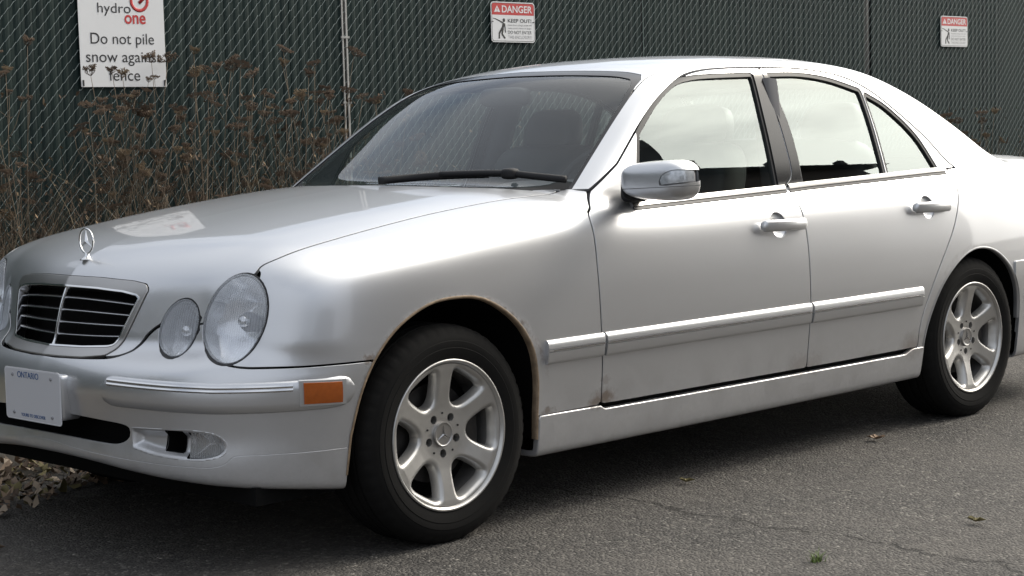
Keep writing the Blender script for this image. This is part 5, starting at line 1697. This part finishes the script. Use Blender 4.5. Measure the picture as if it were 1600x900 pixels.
single_leaf(-.915, .10, .022, E_['leafB'], 'dark fallen leaf on the asphalt at the lower left corner')
tuft_n = 40
V = []; F = []
for i in range(tuft_n):
    a = rnd.uniform(0, 6.28); l = rnd.uniform(.02, .045); b0 = (rnd.gauss(0, .012), rnd.gauss(0, .008)); n = len(V)
    ca, sa = math.cos(a), math.sin(a)
    for t in (0, .5, 1):
        w = .0016*(1-t*.9)
        c = np.array([b0[0]+ca*l*t*t*.8, b0[1]+sa*l*t*t*.8, l*t*.8]); V += [c+np.array([-sa, ca, 0])*w, c-np.array([-sa, ca, 0])*w]
    F += [(n, n+1, n+3, n+2), (n+2, n+3, n+5, n+4)]
E_['tuft'] = simple('fresh_grass', (.10, .15, .025), .7)
o = mesh_obj('grass_tuft', np.array(V), F, E_['tuft'], smooth=False); o.location = (.46, -1.81, 0)
o['label'] = 'small green grass tuft growing in the asphalt crack'; o['category'] = 'grass'

# ------------------------------------------------------------------ across the street: the building mirrored in the windows
E_['brick'] = simple('far_brick', (.07, .05, .04), .9, noise=.3, nscale=3)
E_['roofing'] = simple('far_roofing', (.035, .034, .035), .85, noise=.3, nscale=4)
E_['winframe'] = simple('far_window_frame', (.35, .34, .32), .6)
E_['winglass'] = simple('far_window_glass', (.02, .025, .03), .08)
bld = link(bpy.data.objects.new('brick_building', None)); bld['label'] = 'dark brick building across the street mirrored in the side windows'; bld['category'] = 'building'
BX0, BX1, BY0, BH = 7.0, 22.3, -11.6, 8.5
V, F = box((BX0, BY0-10, 0), (BX1, BY0, BH)); mesh_obj('wall', V, F, E_['brick'], bld, smooth=False)
V = [(BX0-.5, BY0+.5, BH), (BX1+.8, BY0+.5, BH), (BX1+.8, BY0-10.5, BH), (BX0-.5, BY0-10.5, BH), (BX0-.5, BY0-5, BH+3.0), (BX1+.8, BY0-5, BH+3.0)]
F = [(0, 1, 5, 4), (2, 3, 4, 5), (1, 2, 5), (3, 0, 4), (3, 2, 1, 0)]
roof_ = mesh_obj('roof', V, F, E_['roofing'], bld, smooth=False)
for k in range(6):
    x = BX0+1.6+k*2.5
    V, F = box((x, BY0+.30, BH+.02), (x+.22, BY0+.5, BH+.24)); mesh_obj('vent', V, F, E_['roofing'], roof_, smooth=False)
    for z in (1.2, 4.6):
        V, F = box((x, BY0-.02, z), (x+1.2, BY0+.06, z+1.6)); w_ = mesh_obj('window', V, F, E_['winframe'], bld, smooth=False)
        V, F = box((x+.08, BY0+.04, z+.08), (x+1.12, BY0+.07, z+1.52)); mesh_obj('pane', V, F, E_['winglass'], w_, smooth=False)
V, F = box((BX0+7.4, BY0-.02, 0), (BX0+8.5, BY0+.05, 2.2)); mesh_obj('door', V, F, E_['roofing'], bld, smooth=False)
V, F = box((13.2, BY0-1.5, BH-.1), (15.9, BY0+.2, BH+1.25)); mesh_obj('dormer', V, F, E_['roofing'], roof_, smooth=False)
plane('pavement', -60, -11.5, 80, -8.5, .10, E_['concrete'])

def house(x0, y0, w, d, h, rh, lab, wallc):  # unseen houses, added and kept low to shape reflections in the paint
    r = link(bpy.data.objects.new('house', None)); r['label'] = lab; r['category'] = 'house'; r['group'] = 'unseen houses added across the street for the reflections'
    V, F = box((x0, y0-d, 0), (x0+w, y0, h)); mesh_obj('wall', V, F, wallc, r, smooth=False)
    V = [(x0-.4, y0+.4, h), (x0+w+.4, y0+.4, h), (x0+w+.4, y0-d-.4, h), (x0-.4, y0-d-.4, h), (x0+w/2, y0+.4, h+rh), (x0+w/2, y0-d-.4, h+rh)]
    rf = mesh_obj('roof', V, [(0, 4, 5, 3), (1, 2, 5, 4), (0, 1, 4), (2, 3, 5), (0, 3, 2, 1)], E_['roofing'], r, smooth=False)
    V, F = box((x0+w*.7, y0-d*.5, h), (x0+w*.7+.6, y0-d*.5+.6, h+rh+.5)); mesh_obj('chimney', V, F, E_['brick'], rf, smooth=False)
    for z in (1.0,):
        for k in range(3):
            x = x0+w*(.12+.3*k)
            if z < 2 and k == 1:
                V, F = box((x, y0-.02, 0), (x+1.0, y0+.05, 2.1)); mesh_obj('door', V, F, E_['roofing'], r, smooth=False); continue
            V, F = box((x, y0-.02, z), (x+1.2, y0+.06, z+1.4)); w_ = mesh_obj('window', V, F, E_['winframe'], r, smooth=False)
            V, F = box((x+.08, y0+.04, z+.08), (x+1.12, y0+.07, z+1.32)); mesh_obj('pane', V, F, E_['winglass'], w_, smooth=False)
E_['siding'] = simple('far_siding', (.20, .19, .17), .8, noise=.2, nscale=3)
house(-6.5, -27, 9.5, 9, 3.0, 1.8, 'unseen brown brick house with gable roof, added behind the viewer to darken reflections in the paint', E_['brick'])
house(-19, -27.0, 12.0, 9, 3.0, 1.8, 'unseen grey sided house with gable roof, added farther along to darken reflections in the paint', E_['siding'])
E_['bark'] = simple('tree_bark', (.06, .045, .032), .9, noise=.4, nscale=8)
E_['leafmass'] = [simple('tree_leaf_a', (.055, .062, .018), .7), simple('tree_leaf_b', (.085, .070, .02), .7)]
def tree(x, y, h, rad, lab):  # unseen trees, added to darken what the bumper reflects
    r = link(bpy.data.objects.new('reflection_tree', None)); r.location = (x, y, 0); r['label'] = lab; r['category'] = 'tree'; r['group'] = 'unseen trees added down the road for the reflections'
    parts = [tube([(0, 0, 0), (.05, .02, h*.25), (.0, .08, h*.6)], [.22, .17, .09], 8)]
    for k in range(6):
        a = k*1.05; z = h*(.3+.05*k)
        parts.append(tube([(0, 0, z), (rad*.35*math.cos(a), rad*.35*math.sin(a), z+h*.12), (rad*.7*math.cos(a), rad*.7*math.sin(a), z+h*.2)], [.09, .05, .02], 6))
    V, F = join(*parts); mesh_obj('trunk', V, F, E_['bark'], r)
    n = 2600
    c = nr.randn(26, 3)*np.array([rad*.5, rad*.5, h*.15])+np.array([0, 0, h*.66])
    P = c[nr.randint(0, 26, n)]+nr.randn(n, 3)*rad*.22
    d1 = nr.randn(n, 3)*.11; d2 = nr.randn(n, 3)*.11
    Vt = np.stack([P-d1, P-d2, P+d1, P+d2], 1).reshape(-1, 3)
    o = fast_mesh('crown', Vt, np.arange(4*n).reshape(-1, 4), None, r, mats=E_['leafmass'], midx=nr.randint(0, 2, n))
tree(-15, 5.6, 8.5, 3.0, 'unseen leafy tree behind the fence line, added to darken reflections in the bumper')
tree(-22, 4.6, 9.5, 3.4, 'taller unseen leafy tree farther down the road, added to darken reflections in the bumper')
